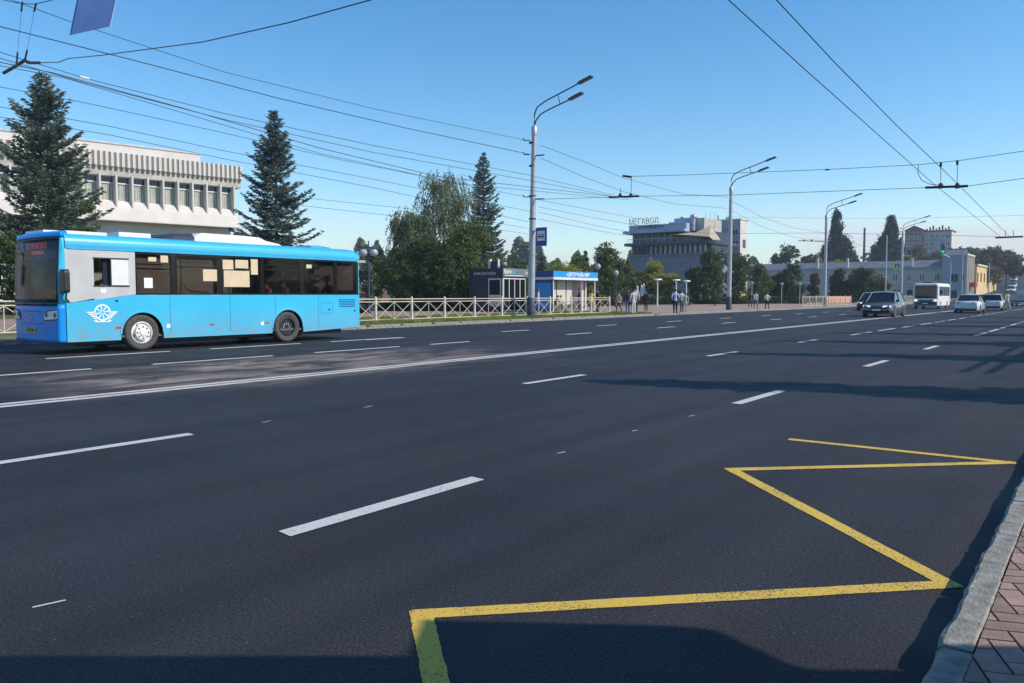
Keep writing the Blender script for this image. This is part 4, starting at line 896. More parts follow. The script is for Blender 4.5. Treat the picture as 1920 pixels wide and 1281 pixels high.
def bus_wheel(front):
    t = MB().lathe([(.30, -.13), (.43, -.14), (.465, -.10), (WR, -.05), (WR, .05), (.465, .10), (.43, .14), (.375, .145), (.36, .135), (.30, .125), (.285, .10), (.285, -.10), (.30, -.13)], n=40, axis='x', cap=False)
    r = MB()
    if front:
        r.lathe([(.29, .07), (.285, .115), (.262, .12), (.255, .06), (.21, .05), (.2, .14), (.195, .17), (.16, .175), (.1, .178), (.085, .2), (.03, .205)], n=32, axis='x')
        holes = MB()
        for k in range(8): a = 2*math.pi*k/8; holes.lathe([(.022, .172), (.022, .182)], (0, .148*math.cos(a), .148*math.sin(a)), 8, 'x')
        return t, r, holes
    r.lathe([(.29, .07), (.285, .115), (.262, .12), (.25, -.02), (.16, -.06), (.13, -.04), (.12, .06), (.085, .075), (.03, .08)], n=32, axis='x')
    holes = MB()
    for k in range(8): a = 2*math.pi*k/8; holes.lathe([(.022, .0), (.02, .085)], (0, .105*math.cos(a), .105*math.sin(a)), 8, 'x')
    return t, r, holes
for yc, fr_ in ((yf, True), (yr, False)):
    t, r, h_ = bus_wheel(fr_)
    for s_ in (1, -1):
        tm = t.build('wheel', 'rubber', bus, (1.08*s_, yc, WR)); tm.rotation_euler = (0, 0, 0 if s_ > 0 else math.pi)
        r.build('rim', 'white' if fr_ else 'black', tm)
        h_.build('wheel_nuts', 'dark_steel' if fr_ else 'stone', tm)
# roof: crowned section run along the body
sec = [(1.25, 2.57), (1.25, 2.72), (1.235, 2.80), (1.19, 2.87), (1.10, 2.925), (.95, 2.955), (.5, 2.985), (0, 2.99)]
sec = sec+[(-x, z) for x, z in sec[-2::-1]]
inn = [(x*.96, z-.05) for x, z in sec[::-1]]
b = MB()
def rr_(y, dz=0, k=1): return [(x*k, y, z+dz) for x, z in sec]+[(x*k, y, z+dz) for x, z in inn]
b.loft([rr_(.36), rr_(BL-.3), rr_(BL-.08, -.015), rr_(BL, -.06, .985)], True, True); b.build('roof', 'bus_roof', bus)
# front shell: rounded plan, swept over height
def plan(z, n=33):
    # plan outline from the +x flank round the slightly bulged nose to the -x flank
    inset = 0.0 if z < 1.25 else .09*((z-1.25)/1.65)**1.5
    top = 0 if z < 2.8 else ((z-2.8)/.2)**2*.16
    pts = []; rc = .09
    half = [(1.25, .34), (1.25, .28)]+[(1.25-rc+rc*math.cos(t), .23-rc*math.sin(t)) for t in [math.pi/2*k/5 for k in range(1, 6)]]
    m = (n-1)//2-len(half)
    half += [(1.16*(1-(k+1)/(m+1)), .14-.10*(1-(1-(k+1)/(m+1))**2)) for k in range(m)]
    for x, y in half: pts.append((x, y))
    pts.append((0, .04)); pts += [(-x, y) for x, y in half[::-1]]
    return [(x*(1-.02*(top > 0)), y+(inset+top)*(1 if y < .275 else 0), z) for x, y in pts]
def shell(zs_, i0, i1, nm, mt, off=0, parent=bus, n=33):
    b = MB(); rings = [plan(z, n)[i0:i1] for z in zs_]; m = i1-i0
    for r in rings: b.v += [(x*(1+off*.8), y-off, z) for x, y, z in r]
    b.add([], [(j*m+i, j*m+i+1, (j+1)*m+i+1, (j+1)*m+i) for j in range(len(rings)-1) for i in range(m-1)], True)
    o = b.build(nm, mt, parent); sol = o.modifiers.new('thick', 'SOLIDIFY'); sol.thickness = .03; sol.offset = -1; return o
N = 33
shell([.30, .36, .6, .9, 1.1, 1.22], 0, N, 'front_lower', 'bus_front_shaded')
shell([2.84, 2.88, 2.93, 2.97], 0, N, 'front_dome', 'bus_front_shaded')
shell([1.22, 1.5, 2, 2.5, 2.84], 0, 5, 'corner_pillar', 'bus_blue'); shell([1.22, 1.5, 2, 2.5, 2.84], N-5, N, 'corner_pillar', 'bus_blue')
shell([1.25, 1.35, 1.7, 2.1, 2.5, 2.80], 4, N-4, 'windscreen', 'wind_glass', .006)
shell([1.19, 1.27], 4, N-4, 'windscreen_seal', 'black', .01); shell([2.79, 2.86], 4, N-4, 'windscreen_seal', 'black', .004)
shell([1.25, 2.82], 4, 6, 'windscreen_seal', 'black', .012); shell([1.25, 2.82], N-6, N-4, 'windscreen_seal', 'black', .012)
dm = MB().box(-1.05, 1.05, .30, .5, 2.93, 2.975).build('dome_fill', 'bus_front_shaded', bus)
# inner header with route display
hd_ = MB().box(-1.0, 1.05, .31, .34, 2.36, 2.8).build('display_box', 'sign_navy', bus)
dsp = emis('dull red display', (.75, .16, .14), .55)
text_mesh('25 ВОКЗАЛ', .2, dsp, bus, (-.22, .30, 2.66), (R_(90), 0, 0), 'route_display', .003, True, 1.1)
text_mesh('ПЛОЩАДЬ', .12, dsp, bus, (-.15, .30, 2.5), (R_(90), 0, 0), 'route_display', .003, True, 1.1)
# dashboard, wipers
MB().box(-1.1, 1.1, .2, .6, .9, 1.3).build('dashboard', 'black', bus)
for x in (-.35, .55): MB().tube([(x, .02, 1.2), (x+.35, .05, 1.3), (x+.95 if x < 0 else x+.4, .09, 1.35)], .012, 5).build('wiper', 'black', bus)
# headlights: chamfered lens units at both corners
for s_ in (1, -1):
    hb = MB(); pts = []
    idx = [4, 6, 8, 9, 10]
    pl = [plan(1.0, N)[i] for i in idx]
    if s_ < 0: pl = [(-x, y, z) for x, y, z in pl]
    zt = [1.12, 1.10, 1.08, 1.05, 1.0]; zb = [.86, .84, .83, .82, .82]
    top = [(x*1.01, y-.014, zt[i]) for i, (x, y, z) in enumerate(pl)]; bot = [(x*1.01, y-.014, zb[i]) for i, (x, y, z) in enumerate(pl)]
    m = len(pl); hb.v = top+bot; hb.add([], [(i, i+1, m+i+1, m+i) for i in range(m-1)], False); o = hb.build('headlight', 'black', bus)
    top = [(x*1.02, y-.022, zt[i]-.025) for i, (x, y, z) in enumerate(pl)]; bot = [(x*1.02, y-.022, zb[i]+.025) for i, (x, y, z) in enumerate(pl)]
    b2 = MB(); b2.v = top+bot; b2.add([], [(i, i+1, m+i+1, m+i) for i in range(m-1)], False); b2.build('lens', 'lens', o)
    for k in (1, 3): 
        c_ = top[k]; b3 = MB().lathe([(.06, .005), (.055, -.004), (.02, -.006)], (c_[0]*.97, c_[1]-.012, .96), 12, 'y'); b3.build('reflector', 'dark_steel', o)
MB().box(-.26, .26, .018, .06, .52, .63).build('number_plate', 'plate', bus); text_mesh('ВВ 248', .1, 'black', bus, (0, .014, .575), (R_(90), 0, 0), 'plate_number', .002, True, 1.2)
MB().lathe([(.07, .05), (.06, .02), (.02, .016)], (0, 0, .86), 12, 'y').build('emblem', 'steel', bus); MB().lathe([(.045, .018), (.01, .01)], (0, 0, .86), 3, 'y').build('emblem_mark', 'black', bus)
MB().box(-.5, .5, .035, .08, 1.04, 1.055).box(-.6, .6, .035, .08, .74, .752).build('grille_groove', 'dark_steel', bus)
# side glazing band on the seen side: drivers panel then six windows; same on the far side
wp = [(254, 323), (330, 412), (416, 490), (493, 565), (568, 628), (630, 669)]
dpan = MB()
y0, y1 = .34, by(251, 500)
dpan.prism([(y0, 1.26), (by(140, 570), 1.27), (by(251, 554), 1.45), (y1, 2.57), (y0, 2.57)], 1.205, 1.235, 'x')
# opening for the sliding light: build the panel as a frame of four pieces
wy0, wy1 = by(176, 510), by(208, 510); wy2 = by(241, 510); wz0 = onX(176, 536, BX+1.25)[2]; wz1 = onX(176, 484, BX+1.25)[2]
dp = MB(); dp.prism([(y0, 1.27), (by(140, 570), 1.275), (wy0, 1.36), (wy0, 2.565), (y0, 2.565)], 1.21, 1.24, 'x')
dp.prism([(wy0, 1.33), (y1-.02, 1.455), (y1-.02, wz0), (wy0, wz0)], 1.21, 1.24, 'x'); dp.prism([(wy0, wz1), (y1-.02, wz1), (y1-.02, 2.565), (wy0, 2.565)], 1.21, 1.24, 'x')
dp.prism([(wy2, wz0), (y1-.02, wz0), (y1-.02, wz1), (wy2, wz1)], 1.21, 1.24, 'x')
drv = dp.build('driver_window', 'bus_grey', bus)
MB().box(1.225, 1.243, wy1, wy2, wz0+.02, wz1-.02).build('sliding_pane', 'bus_white', drv)
MB().box(1.2, 1.25, wy0-.02, wy2+.02, wz0-.02, wz0+.01).box(1.2, 1.25, wy0-.02, wy2+.02, wz1-.01, wz1+.02).box(1.2, 1.25, wy1-.015, wy1+.015, wz0+.01, wz1-.01).build('slider_frame', 'black', drv)
MB().box(1.12, 1.16, wy0+(wy1-wy0)*.62, wy1-.02, wz0+.02, wz1).build('sun_curtain', mat('dark navy curtain', (.006, .010, .035), .9), drv)
MB().box(1.242, 1.246, by(189, 545), by(199, 545), 1.5, 1.6).build('side_notice', 'sign_white', drv)
for s_ in (1, -1):
    for k, (u0, u1) in enumerate(wp):
        a0, a1 = by(u0), by(u1)
        z1_ = 2.56; f = MB()
        f.box(1.2*s_, 1.238*s_, a0, a1, 1.452, 1.50); f.box(1.2*s_, 1.238*s_, a0, a1, z1_-.05, z1_); f.box(1.2*s_, 1.238*s_, a0, a0+.035, 1.50, z1_-.05); f.box(1.2*s_, 1.238*s_, a1-.035, a1, 1.50, z1_-.05)
        if k in (1, 3): f.box(1.2*s_, 1.245*s_, a0, a1, 2.19, 2.23); f.box(1.2*s_, 1.245*s_, a0+.12, a1-.35, 2.33, 2.36)
        w = f.build('window', 'black_gloss', bus)
        MB().box(1.222*s_, 1.230*s_, a0+.036, a1-.036, 1.505, z1_-.055).build('pane', 'bus_glass', w)
        if k < 5 or 1:
            nx = by(wp[k+1][0]) if k < 5 else BL-.02
            MB().box(1.19*s_, 1.232*s_, a1+.002, nx-.002, 1.452, 2.565).build('window_pillar', 'black_gloss', bus)
    if s_ < 0: MB().box(-1.235, -1.2, .36, by(254)-.002, .32, 2.56).build('front_door', 'bus_glass', bus)
MB().box(1.19, 1.236, y1-.018, by(254)-.002, 1.46, 2.565).build('window_pillar', 'bus_grey', bus)
# drip rail, belt line joint
MB().box(1.25, 1.262, .4, BL-.1, 2.565, 2.59).build('drip_rail', 'bus_blue', bus)
for u in (317, 430, 515, 596): MB().box(1.2505, 1.2525, by(u)-.004, by(u)+.004, .42, 1.44).build('panel_joint', 'dark_steel', bus)
# rear panel, vents, flaps
MB().box(-1.23, 1.23, BL-.06, BL, .40, 1.60).box(-1.23, 1.23, BL-.06, BL, 2.45, 2.9).box(-1.23, -1.0, BL-.06, BL, 1.6, 2.45).box(1.0, 1.23, BL-.06, BL, 1.6, 2.45).build('rear_panel', 'bus_blue', bus)
MB().box(-1, 1, BL-.04, BL-.02, 1.6, 2.45).build('rear_window', 'bus_glass', bus)
for k in range(5): z = 1.06+.055*k; MB().box(1.251, 1.258, by(636, 590), by(666, 590), z, z+.022).build('vent_slat', 'sign_navy', bus)
fy0, fy1 = by(602, 590), by(624, 590)
b = MB(); z0_, z1_ = .86, 1.2
b.box(1.251, 1.2545, fy0, fy0+.012, z0_, z1_).box(1.251, 1.2545, fy1-.012, fy1, z0_, z1_).box(1.251, 1.2545, fy0, fy1, z0_, z0_+.012).box(1.251, 1.2545, fy0, fy1, z1_-.012, z1_); b.build('fuel_flap', 'sign_blue', bus)
for u, z in ((616, .98), (217, 1.3), (664, .93)): MB().box(1.251, 1.262, by(u)-.035, by(u)+.035, z-.02, z+.02).build('flap_latch', 'black', bus)
for u, z in ((219, .62), (395, .62), (499, .62)): MB().box(1.251, 1.258, by(u)-.07, by(u)+.07, z-.025, z+.025).build('side_marker', 'orange', bus)
for u, z in ((313, .62), (490, .6)): MB().box(1.251, 1.254, by(u)-.05, by(u)+.05, z-.05, z+.05).build('warning_sticker', 'sign_white', bus)
# winged wheel emblem on the flank, flat decal with thickness
em = MB(); cy_, cz_ = by(192, 586), onX(192, 586, BX+1.25)[2]; x0_, x1_ = 1.2512, 1.2545
n = 28
for k in range(n):
    t0, t1 = 2*math.pi*k/n, 2*math.pi*(k+1)/n
    f = lambda r, t, x: (x, cy_+r*math.cos(t), cz_+r*math.sin(t))
    em.add([f(.17, t0, x1_), f(.17, t1, x1_), f(.205, t1, x1_), f(.205, t0, x1_)], [(0, 1, 2, 3)])
for k in range(8):
    a_ = math.pi*k/4+.2; c0, s0 = math.cos(a_), math.sin(a_)
    em.add([(x1_, cy_+.03*c0-.009*s0, cz_+.03*s0+.009*c0), (x1_, cy_+.17*c0-.014*s0, cz_+.17*s0+.014*c0), (x1_, cy_+.17*c0+.014*s0, cz_+.17*s0-.014*c0), (x1_, cy_+.03*c0+.009*s0, cz_+.03*s0-.009*c0)], [(0, 1, 2, 3)])
for s2_ in (1, -1):
    for r in range(5):
        z = cz_+.02-.05*r; L0, L1 = .19-.01*r, .40-.055*r
        em.add([(x1_, cy_+s2_*L0*(1 if r < 4 else .3), z-.034), (x1_, cy_+s2_*(L1-.05), z-.034), (x1_, cy_+s2_*L1, z), (x1_, cy_+s2_*L0, z)], [(0, 1, 2, 3)])
em.add([f2 for f2 in [(x1_, cy_-.16, cz_-.24), (x1_, cy_+.16, cz_-.24), (x1_, cy_+.24, cz_-.2), (x1_, cy_-.24, cz_-.2)]], [(0, 1, 2, 3)])
em.build('winged_wheel_emblem', 'sign_white', bus)
# mirrors
mr = MB(); 
mc = onX(155, 532, BX+1.5); my = mc[1]-BY; mzc = mc[2]
mr.tube([(1.22, .42, 1.28), (1.34, .3, 1.36), (1.42, .28, 1.55)], .02); mm_ = mr.build('mirror_arm', 'black', bus)
MB().prism([(1.28, 1.5), (1.32, 1.48), (1.52, 1.5), (1.55, 1.56), (1.55, 2.0), (1.5, 2.06), (1.33, 2.06), (1.27, 1.98)], .18, .32, 'y').build('mirror', 'black', bus, bevel=.02)
mr = MB(); mr.tube([(-1.2, .1, 2.7), (-1.45, -.12, 2.55), (-1.5, -.16, 2.2)], .02); mr.build('mirror_arm', 'black', bus)
MB().box(-1.6, -1.38, -.2, -.08, 1.7, 2.25).build('mirror', 'black', bus, bevel=.03)
# roof pods
yA, yB_ = by(372, 445)-.3, by(560, 455)-.2
pod = MB()
def pr(y, w, z): return [(w, y, 2.9), (w, y, 2.9+z*.6), (w-.15, y, 2.9+z), (-w+.15, y, 2.9+z), (-w, y, 2.9+z*.6), (-w, y, 2.9)]
L_ = yB_-yA
pod.loft([pr(yA+.5, .72, .2), pr(yA+.8, .74, .31), pr(yA+.62*L_, .74, .31), pr(yA+.78*L_, .74, .29), pr(yA+.86*L_, .7, .2), pr(yB_, .66, .14)]); pod.build('roof_pod', 'bus_white', bus)
pod = MB(); pod.loft([pr(yA-.35, .6, .14), pr(yA-.1, .68, .24), pr(yA+.5, .72, .28)]); pod.build('roof_pod_nose', 'dark_steel', bus)
b = MB().loft([pr(by(618, 465)-.2, .6, .16), pr(by(640, 465)-.2, .6, .17)]); b.build('roof_hatch', 'bus_blue', bus)
b = MB().loft([pr(by(643, 465)-.2, .6, .15), pr(by(656, 465)-.2, .6, .13)]); b.build('roof_hatch', 'bus_blue', bus)
MB().box(-.95, .1, .35, 1.0, 2.97, 3.07).build('front_hatch', 'bus_white', bus); MB().box(.55, .95, .5, 1.5, 2.95, 3.02).build('front_hatch', 'bus_white', bus)
MB().box(-.4, .5, by(250, 440), by(310, 440), 2.97, 3.1).build('roof_hatch', 'bus_white', bus)
# interior: floor, ceiling, chassis, seats, poles, pale patches on the panes
MB().box(-1.18, 1.18, .6, BL-.1, .36, .42).build('floor', 'interior', bus); MB().box(-1.1, 1.1, .4, BL-.1, 2.55, 2.6).build('ceiling', 'interior', bus)
MB().box(-.9, .9, .5, BL-.5, .2, .36).box(-.1, .1, 1, BL-1.5, .12, .22).build('chassis', 'black', bus)
MB().box(-.9, -.5, yf+1.6, yf+3.0, .14, .34).build('tank', 'interior', bus)
MB().box(-.3, 1.15, by(254)+.02, by(254)+.06, .42, 2.5).build('cab_wall', 'interior', bus)
sb = MB().box(-.21, .21, -.2, .22, .42, .50).prism([(.22, .5), (.30, 1.1), (.24, 1.12), (.16, .5)], -.21, .21, 'x').mesh('seat', 'orange')
for x in (.95, .5, -.55, -.98):
    for k in range(6):
        if x == .5 and k in (1, 2): continue
        yy = 2.9+k*.98
        if yy > BL-.6: continue
        inst(sb, 'seat', bus, (x, yy, .35))
ln = MB().tube([(0, 0, 0), (0, 0, 2.1)], .017, 6).mesh('hand_pole', 'yellow')
for x, yy in ((.72, 3.3), (.72, 5.1), (-.3, 4.2), (.72, 7.0), (-.3, 6.2)): inst(ln, 'hand_pole', bus, (x, yy, .42))
MB().tube([(.8, by(352), 1.45), (.82, by(356), 1.78), (.8, by(372), 1.55), (.8, by(405), 1.52)], .025).build('hand_rail', 'yellow', bus)
for u0, u1, v0, v1 in ((418, 438, 487, 505), (442, 466, 487, 503), (420, 468, 507, 538), (471, 484, 486, 515), (381, 407, 505, 527), (302, 316, 479, 492), (279, 294, 482, 490), (575, 585, 496, 503)):
    a0, a1 = by(u0), by(u1); z1 = onX(u0, v0, BX+1.25)[2]; z0 = onX(u0, v1, BX+1.25)[2]
    MB().box(1.232, 1.2345, a0, a1, z0, z1).build('pane_patch', 'patch_beige', bus)  # pale rectangles set just outside the panes
MB().box(1.232, 1.2345, by(270), by(286), onX(270, 540, BX+1.25)[2], onX(270, 521, BX+1.25)[2]).build('pane_patch', 'sign_white', bus)

# ================================================================== CARS
def car(name, label, cat, x, y, col, L=4.6, Wd=1.86, Ht=1.65, kind='suv', rz=0, lights=True, facing=-1, group='vehicles on the avenue', simple=False):
    """local: nose towards -y"""
    t = thing(name, label, cat, (x, y, hill(y)), rz if facing < 0 else rz+math.pi, group)
    pm = paint(col); w = Wd/2; hb = Ht*.60 if kind == 'suv' else Ht*.62
    gc = .2 if kind == 'suv' else .16
    def ring(y, wl, wt, z0, z1): return [(wl*.93, y, z0), (wl, y, z0+.12), (wl, y, (z0+z1)/2), (wt, y, z1-.06), (wt*.92, y, z1), (-wt*.92, y, z1), (-wt, y, z1-.06), (-wl, y, (z0+z1)/2), (-wl, y, z0+.12), (-wl*.93, y, z0)]
    hd_z = hb*.80
    b = MB(); b.loft([ring(-L/2, w*.78, w*.72, gc+.12, hd_z*.82), ring(-L/2+.12, w*.93, w*.86, gc+.02, hd_z*.95), ring(-L/2+.5, w, w*.93, gc, hd_z*1.04), ring(-L/2+1.15, w, w*.95, gc, hb), ring(L*.1, w, w*.96, gc, hb+.02), ring(L/2-.7, w, w*.95, gc, hb+.04), ring(L/2-.12, w*.95, w*.88, gc+.04, hb*.98), ring(L/2, w*.86, w*.78, gc+.14, hb*.85)], True)
    body = b.build('body', pm, t)
    # glasshouse
    ya, yb_ = -L/2+1.05, L/2-(.25 if kind == 'suv' else .75); yt0, yt1 = -L/2+1.95, L/2-(.75 if kind == 'suv' else 1.5)
    wg, wt = w*.90, w*.72
    g = MB(); g.add([(wg, ya, hb-.02), (wg, yb_, hb), (wt, yt1, Ht-.05), (wt, yt0, Ht-.06), (-wg, ya, hb-.02), (-wg, yb_, hb), (-wt, yt1, Ht-.05), (-wt, yt0, Ht-.06)],
                    [(0, 1, 2, 3), (4, 7, 6, 5), (0, 3, 7, 4), (1, 5, 6, 2), (3, 2, 6, 7)]); g.build('glasshouse', 'dark_glass', t)
    r = MB(); r.loft([[(wt*1.03, y_, z_-.05), (wt*.96, y_, z_), (0, y_, z_+.035), (-wt*.96, y_, z_), (-wt*1.03, y_, z_-.05)] for y_, z_ in ((yt0-.08, Ht-.06), (yt0+.2, Ht-.01), ((yt0+yt1)/2, Ht), (yt1+.12, Ht-.04))], True); r.build('roof', pm, t)
    if not simple:
        for s_ in (1, -1):
            for (p, q) in (((wg*1.005, ya-.02, hb), (wt*1.02, yt0-.05, Ht-.04)), ((wg*1.01, L*.06, hb), (wt*1.02, L*.04, Ht-.03)), ((wg*1.005, yb_, hb), (wt*1.02, yt1+.05, Ht-.04))):
                MB().tube([(p[0]*s_, p[1], p[2]), (q[0]*s_, q[1], q[2])], .02, 5).build('window_pillar', 'black', t)
            MB().box((w*.95)*s_, (w*1.12)*s_, ya+.28, ya+.42, hb-.02, hb+.15).build('door_mirror', pm if 0 else 'black', t)
            for k in (0, 1): MB().box((w+.001)*s_, (w+.012)*s_, -.2+1.05*k, -.02+1.05*k, hb-.2, hb-.17).build('door_handle', 'steel', t)
            MB().box((w-.01)*s_, (w+.004)*s_, -L/2+1.25, L/2-1.2, gc+.02, gc+.14).build('sill_trim', 'black', t)
            for yd in (-.62, .42): MB().box((w-.01)*s_, (w+.003)*s_, yd, yd+.012, gc+.15, hb-.05).build('door_joint', 'black', t)
    wr = .34 if kind == 'suv' else .31
    tyre = MB().lathe([(wr*.6, .0), (wr*.6, -.1), (wr*.93, -.105), (wr, -.07), (wr, .07), (wr*.93, .105), (wr*.6, .1)], n=20, axis='x').mesh('wheel', 'rubber')
    rim = MB().lathe([(wr*.62, .09), (wr*.6, .1), (wr*.5, .06), (wr*.15, .08), (wr*.05, .085)], n=14, axis='x').mesh('rim', 'steel')
    arch = MB().lathe([(wr*1.2, -.02), (wr*1.2, .012), (wr*1.0, .012)], n=20, axis='x').mesh('wheel_arch', 'black')
    for s_ in (1, -1):
        for yy in (-L/2+.85, L/2-.9):
            inst(arch, 'wheel_arch', t, ((w-.005)*s_, yy, wr+.02), (0, 0, 0 if s_ > 0 else math.pi))
            o = inst(tyre, 'wheel', t, ((w-.085)*s_, yy, wr), (0, 0, 0 if s_ > 0 else math.pi)); inst(rim, 'rim', o)
    # front face
    z_h = hd_z*.86
    for s_ in (1, -1):
        hl = MB().add([(w*.40*s_, -L/2-.02, z_h-.03), (w*.86*s_, -L/2+.10, z_h-.04), (w*.9*s_, -L/2+.16, z_h+.07), (w*.44*s_, -L/2+.02, z_h+.05), (w*.40*s_, -L/2+.14, z_h-.03), (w*.8*s_, -L/2+.3, z_h-.04), (w*.8*s_, -L/2+.3, z_h+.07), (w*.44*s_, -L/2+.2, z_h+.05)],
                      [(0, 1, 2, 3), (4, 7, 6, 5), (0, 4, 5, 1), (3, 2, 6, 7), (0, 3, 7, 4), (1, 5, 6, 2)]).build('headlight', emis('lit headlamp', (.9, .93, 1), 1.3) if lights else 'lens', t)
        MB().add([(w*.55*s_, L/2+.02, hb*.8), (w*.88*s_, L/2-.09, hb*.8), (w*.88*s_, L/2-.09, hb*.92), (w*.5*s_, L/2-.01, hb*.92), (w*.55*s_, L/2-.2, hb*.8), (w*.8*s_, L/2-.25, hb*.8), (w*.8*s_, L/2-.25, hb*.92), (w*.5*s_, L/2-.2, hb*.92)],
                 [(0, 1, 2, 3), (4, 7, 6, 5), (0, 4, 5, 1), (3, 2, 6, 7), (0, 3, 7, 4), (1, 5, 6, 2)]).build('tail_light', 'red', t)
    MB().box(-w*.5, w*.5, -L/2-.025, -L/2+.1, gc+.32, z_h-.08).build('grille', 'black', t); MB().box(-w*.85, w*.85, -L/2+.0, -L/2+.2, gc+.02, gc+.2).build('lower_intake', 'black', t)
    MB().box(-.26, .26, -L/2-.05, -L/2-.026, gc+.22, gc+.33).build('number_plate', 'sign_white', t); MB().box(-.26, .26, L/2+.0, L/2+.03, gc+.5, gc+.61).build('number_plate', 'sign_white', t)
    MB().box(-w*.8, w*.8, L/2-.2, L/2+.02, gc+.02, gc+.2).build('rear_bumper', 'black', t)
    return t
def car_at(u, X): return onX(u, 570, X)[1]
car('suv', 'dark grey crossover with lit headlights leading the oncoming traffic', 'car', -12.25, 57.4, (.085, .083, .082), 4.6, 1.88, 1.66, 'suv')
car('suv', 'black crossover close behind the dark grey one, beside the short railing', 'car', -17.9, 77+2.0, (.012, .012, .016), 4.6, 1.86, 1.68, 'suv')
car('parked_car', 'silver hatchback behind the white minibus', 'car', -12.9, 101, (.45, .47, .5), 4.3, 1.76, 1.5, 'sedan')
car('parked_car', 'dark blue car following the silver hatchback', 'car', -12.0, 109, (.02, .035, .08), 4.4, 1.8, 1.5, 'sedan')
car('sedan', 'white sedan driving away in the middle lane, nearest of the two', 'car', -9.3, 71.5+2.3, (.62, .63, .65), 4.5, 1.8, 1.5, 'sedan', 0, False, 1)
car('sedan', 'white hatchback driving away behind the walking figure', 'car', -9.0, 84.5+2.3, (.55, .56, .56), 4.3, 1.8, 1.52, 'suv', 0, False, 1)
# distant stream on the climb
cs_ = car('distant_car', 'white car with lit headlamps coming down the far hill', 'car', 0, 230, (.6, .6, .6), simple=True, group='cars coming down the far hill'); 
far = [(u, v, d) for u, v, d in ((1899, 549, 230), (1901, 540, 270), (1906, 533, 310), (1909, 529, 345), (1914, 524, 385), (1917, 534, 330), (1919, 527, 380), (1896, 556, 205))]
cols = ['white', 'grey', 'dark', 'pale', 'silver', 'dark grey', 'light', 'black']
for k, (u, v, d) in enumerate(far):
    q = atd(u, v, d); pl_ = (q[0], q[1], hill(q[1])+.0)
    if k == 0: o = cs_
    else: o = copy_tree(cs_)
    o.location = pl_; o['label'] = 'tiny car with lit headlamps, %s in the stream down the far hill' % ['second from below', 'third from below', 'fourth from below', 'fifth from below', 'second from the top', 'third from the top', 'topmost', 'lowest'][k]
# white minibus
mbx = onX(1712, 579, -17.0)
mn = thing('minibus', 'small white town bus with dark windscreen behind the two leading cars', 'bus', (-15.6, 91.5, 0), 0, 'vehicles on the avenue')
def Rg(y, w, z0, z1): return [(w, y, z0), (w, y, z1-.25), (w-.06, y, z1-.08), (w-.22, y, z1), (-w+.22, y, z1), (-w+.06, y, z1-.08), (-w, y, z1-.25), (-w, y, z0)]
MB().loft([Rg(0, 1.12, .35, 2.55), Rg(.15, 1.2, .32, 2.66), Rg(7, 1.2, .32, 2.66)]).build('body', 'bus_white', mn)
MB().add([(-1.0, -.02, 1.1), (1.0, -.02, 1.1), (1.02, .0, 2.42), (-1.02, .0, 2.42), (-1.0, .1, 1.1), (1.0, .1, 1.1), (1.02, .1, 2.42), (-1.02, .1, 2.42)], [(0, 1, 2, 3), (0, 4, 5, 1), (2, 6, 7, 3), (0, 3, 7, 4), (1, 5, 6, 2)]).build('windscreen', 'dark_glass', mn)
MB().box(-1.0, 1.0, -.08, .1, .4, .72).build('bumper', 'dark_steel', mn); MB().box(-.6, .6, -.04, .1, .74, .9).build('grille', 'black', mn); MB().box(-.26, .26, -.1, -.08, .5, .6).build('number_plate', 'sign_white', mn)
for s_ in (1, -1): MB().box(.8*s_, 1.05*s_, -.05, .1, .80, .95).build('headlight', emis('lit headlamp', (.9, .93, 1), 1.3), mn)
for s_ in (1, -1):
    for k in range(5): MB().box(1.2*s_, 1.21*s_, .4+1.3*k, 1.55+1.3*k, 1.35, 2.3).build('window', 'dark_glass', mn)
    MB().tube([(1.15*s_, .1, 2.3), (1.42*s_, -.15, 2.2), (1.45*s_, -.18, 1.9)], .02).build('mirror_arm', 'black', mn); MB().box(1.35*s_, 1.55*s_, -.24, -.14, 1.5, 1.95).build('mirror', 'black', mn)
    for yy in (1.2, 5.4): o = MB().lathe([(.2, -.12), (.4, -.1), (.4, .1), (.2, .12)], n=18, axis='x').build('wheel', 'rubber', mn, (1.1*s_, yy, .4)); MB().lathe([(.22, .1*s_), (.1, .125*s_), (.02, .13*s_)], n=12, axis='x').build('rim', 'steel', o)
MB().box(-.5, .5, .6, 1.6, 2.66, 2.8).build('roof_hatch', 'dark_steel', mn)
# grey flatbed trailer driving away at the right edge
q = G(1893, 574); tr = thing('flatbed_truck', 'grey low sided flatbed seen from behind at the right edge of the road', 'truck', (q[0]+1.15, q[1], 0), 0, 'vehicles on the avenue')
MB().box(-1.15, 1.15, 0, .06, .7, 1.5).build('tailboard', 'concrete_grey', tr); MB().box(-1.15, -1.1, .06, 6, .7, 1.5).build('side_board', 'steel', tr); MB().box(1.1, 1.15, .06, 6, .7, 1.5).build('side_board', 'steel', tr)
MB().box(-1.15, 1.15, .06, 8, .55, .7).build('bed', 'dark_steel', tr); MB().box(-1.1, 1.1, .0, .08, .38, .5).build('rear_bumper', 'steel', tr)
MB().box(-1.0, 1.0, 6.2, 8.0, .7, 2.1).build('cab', 'bus_grey', tr)
for s_ in (1, -1):
    MB().box(.75*s_, 1.1*s_, -.03, 0, .56, .68).build('tail_light', 'red', tr)
    for yy in (1.2, 6.8): MB().lathe([(.2, -.15), (.42, -.12), (.42, .12), (.2, .15)], n=18, axis='x').build('wheel', 'rubber', tr, (.95*s_, yy, .42))

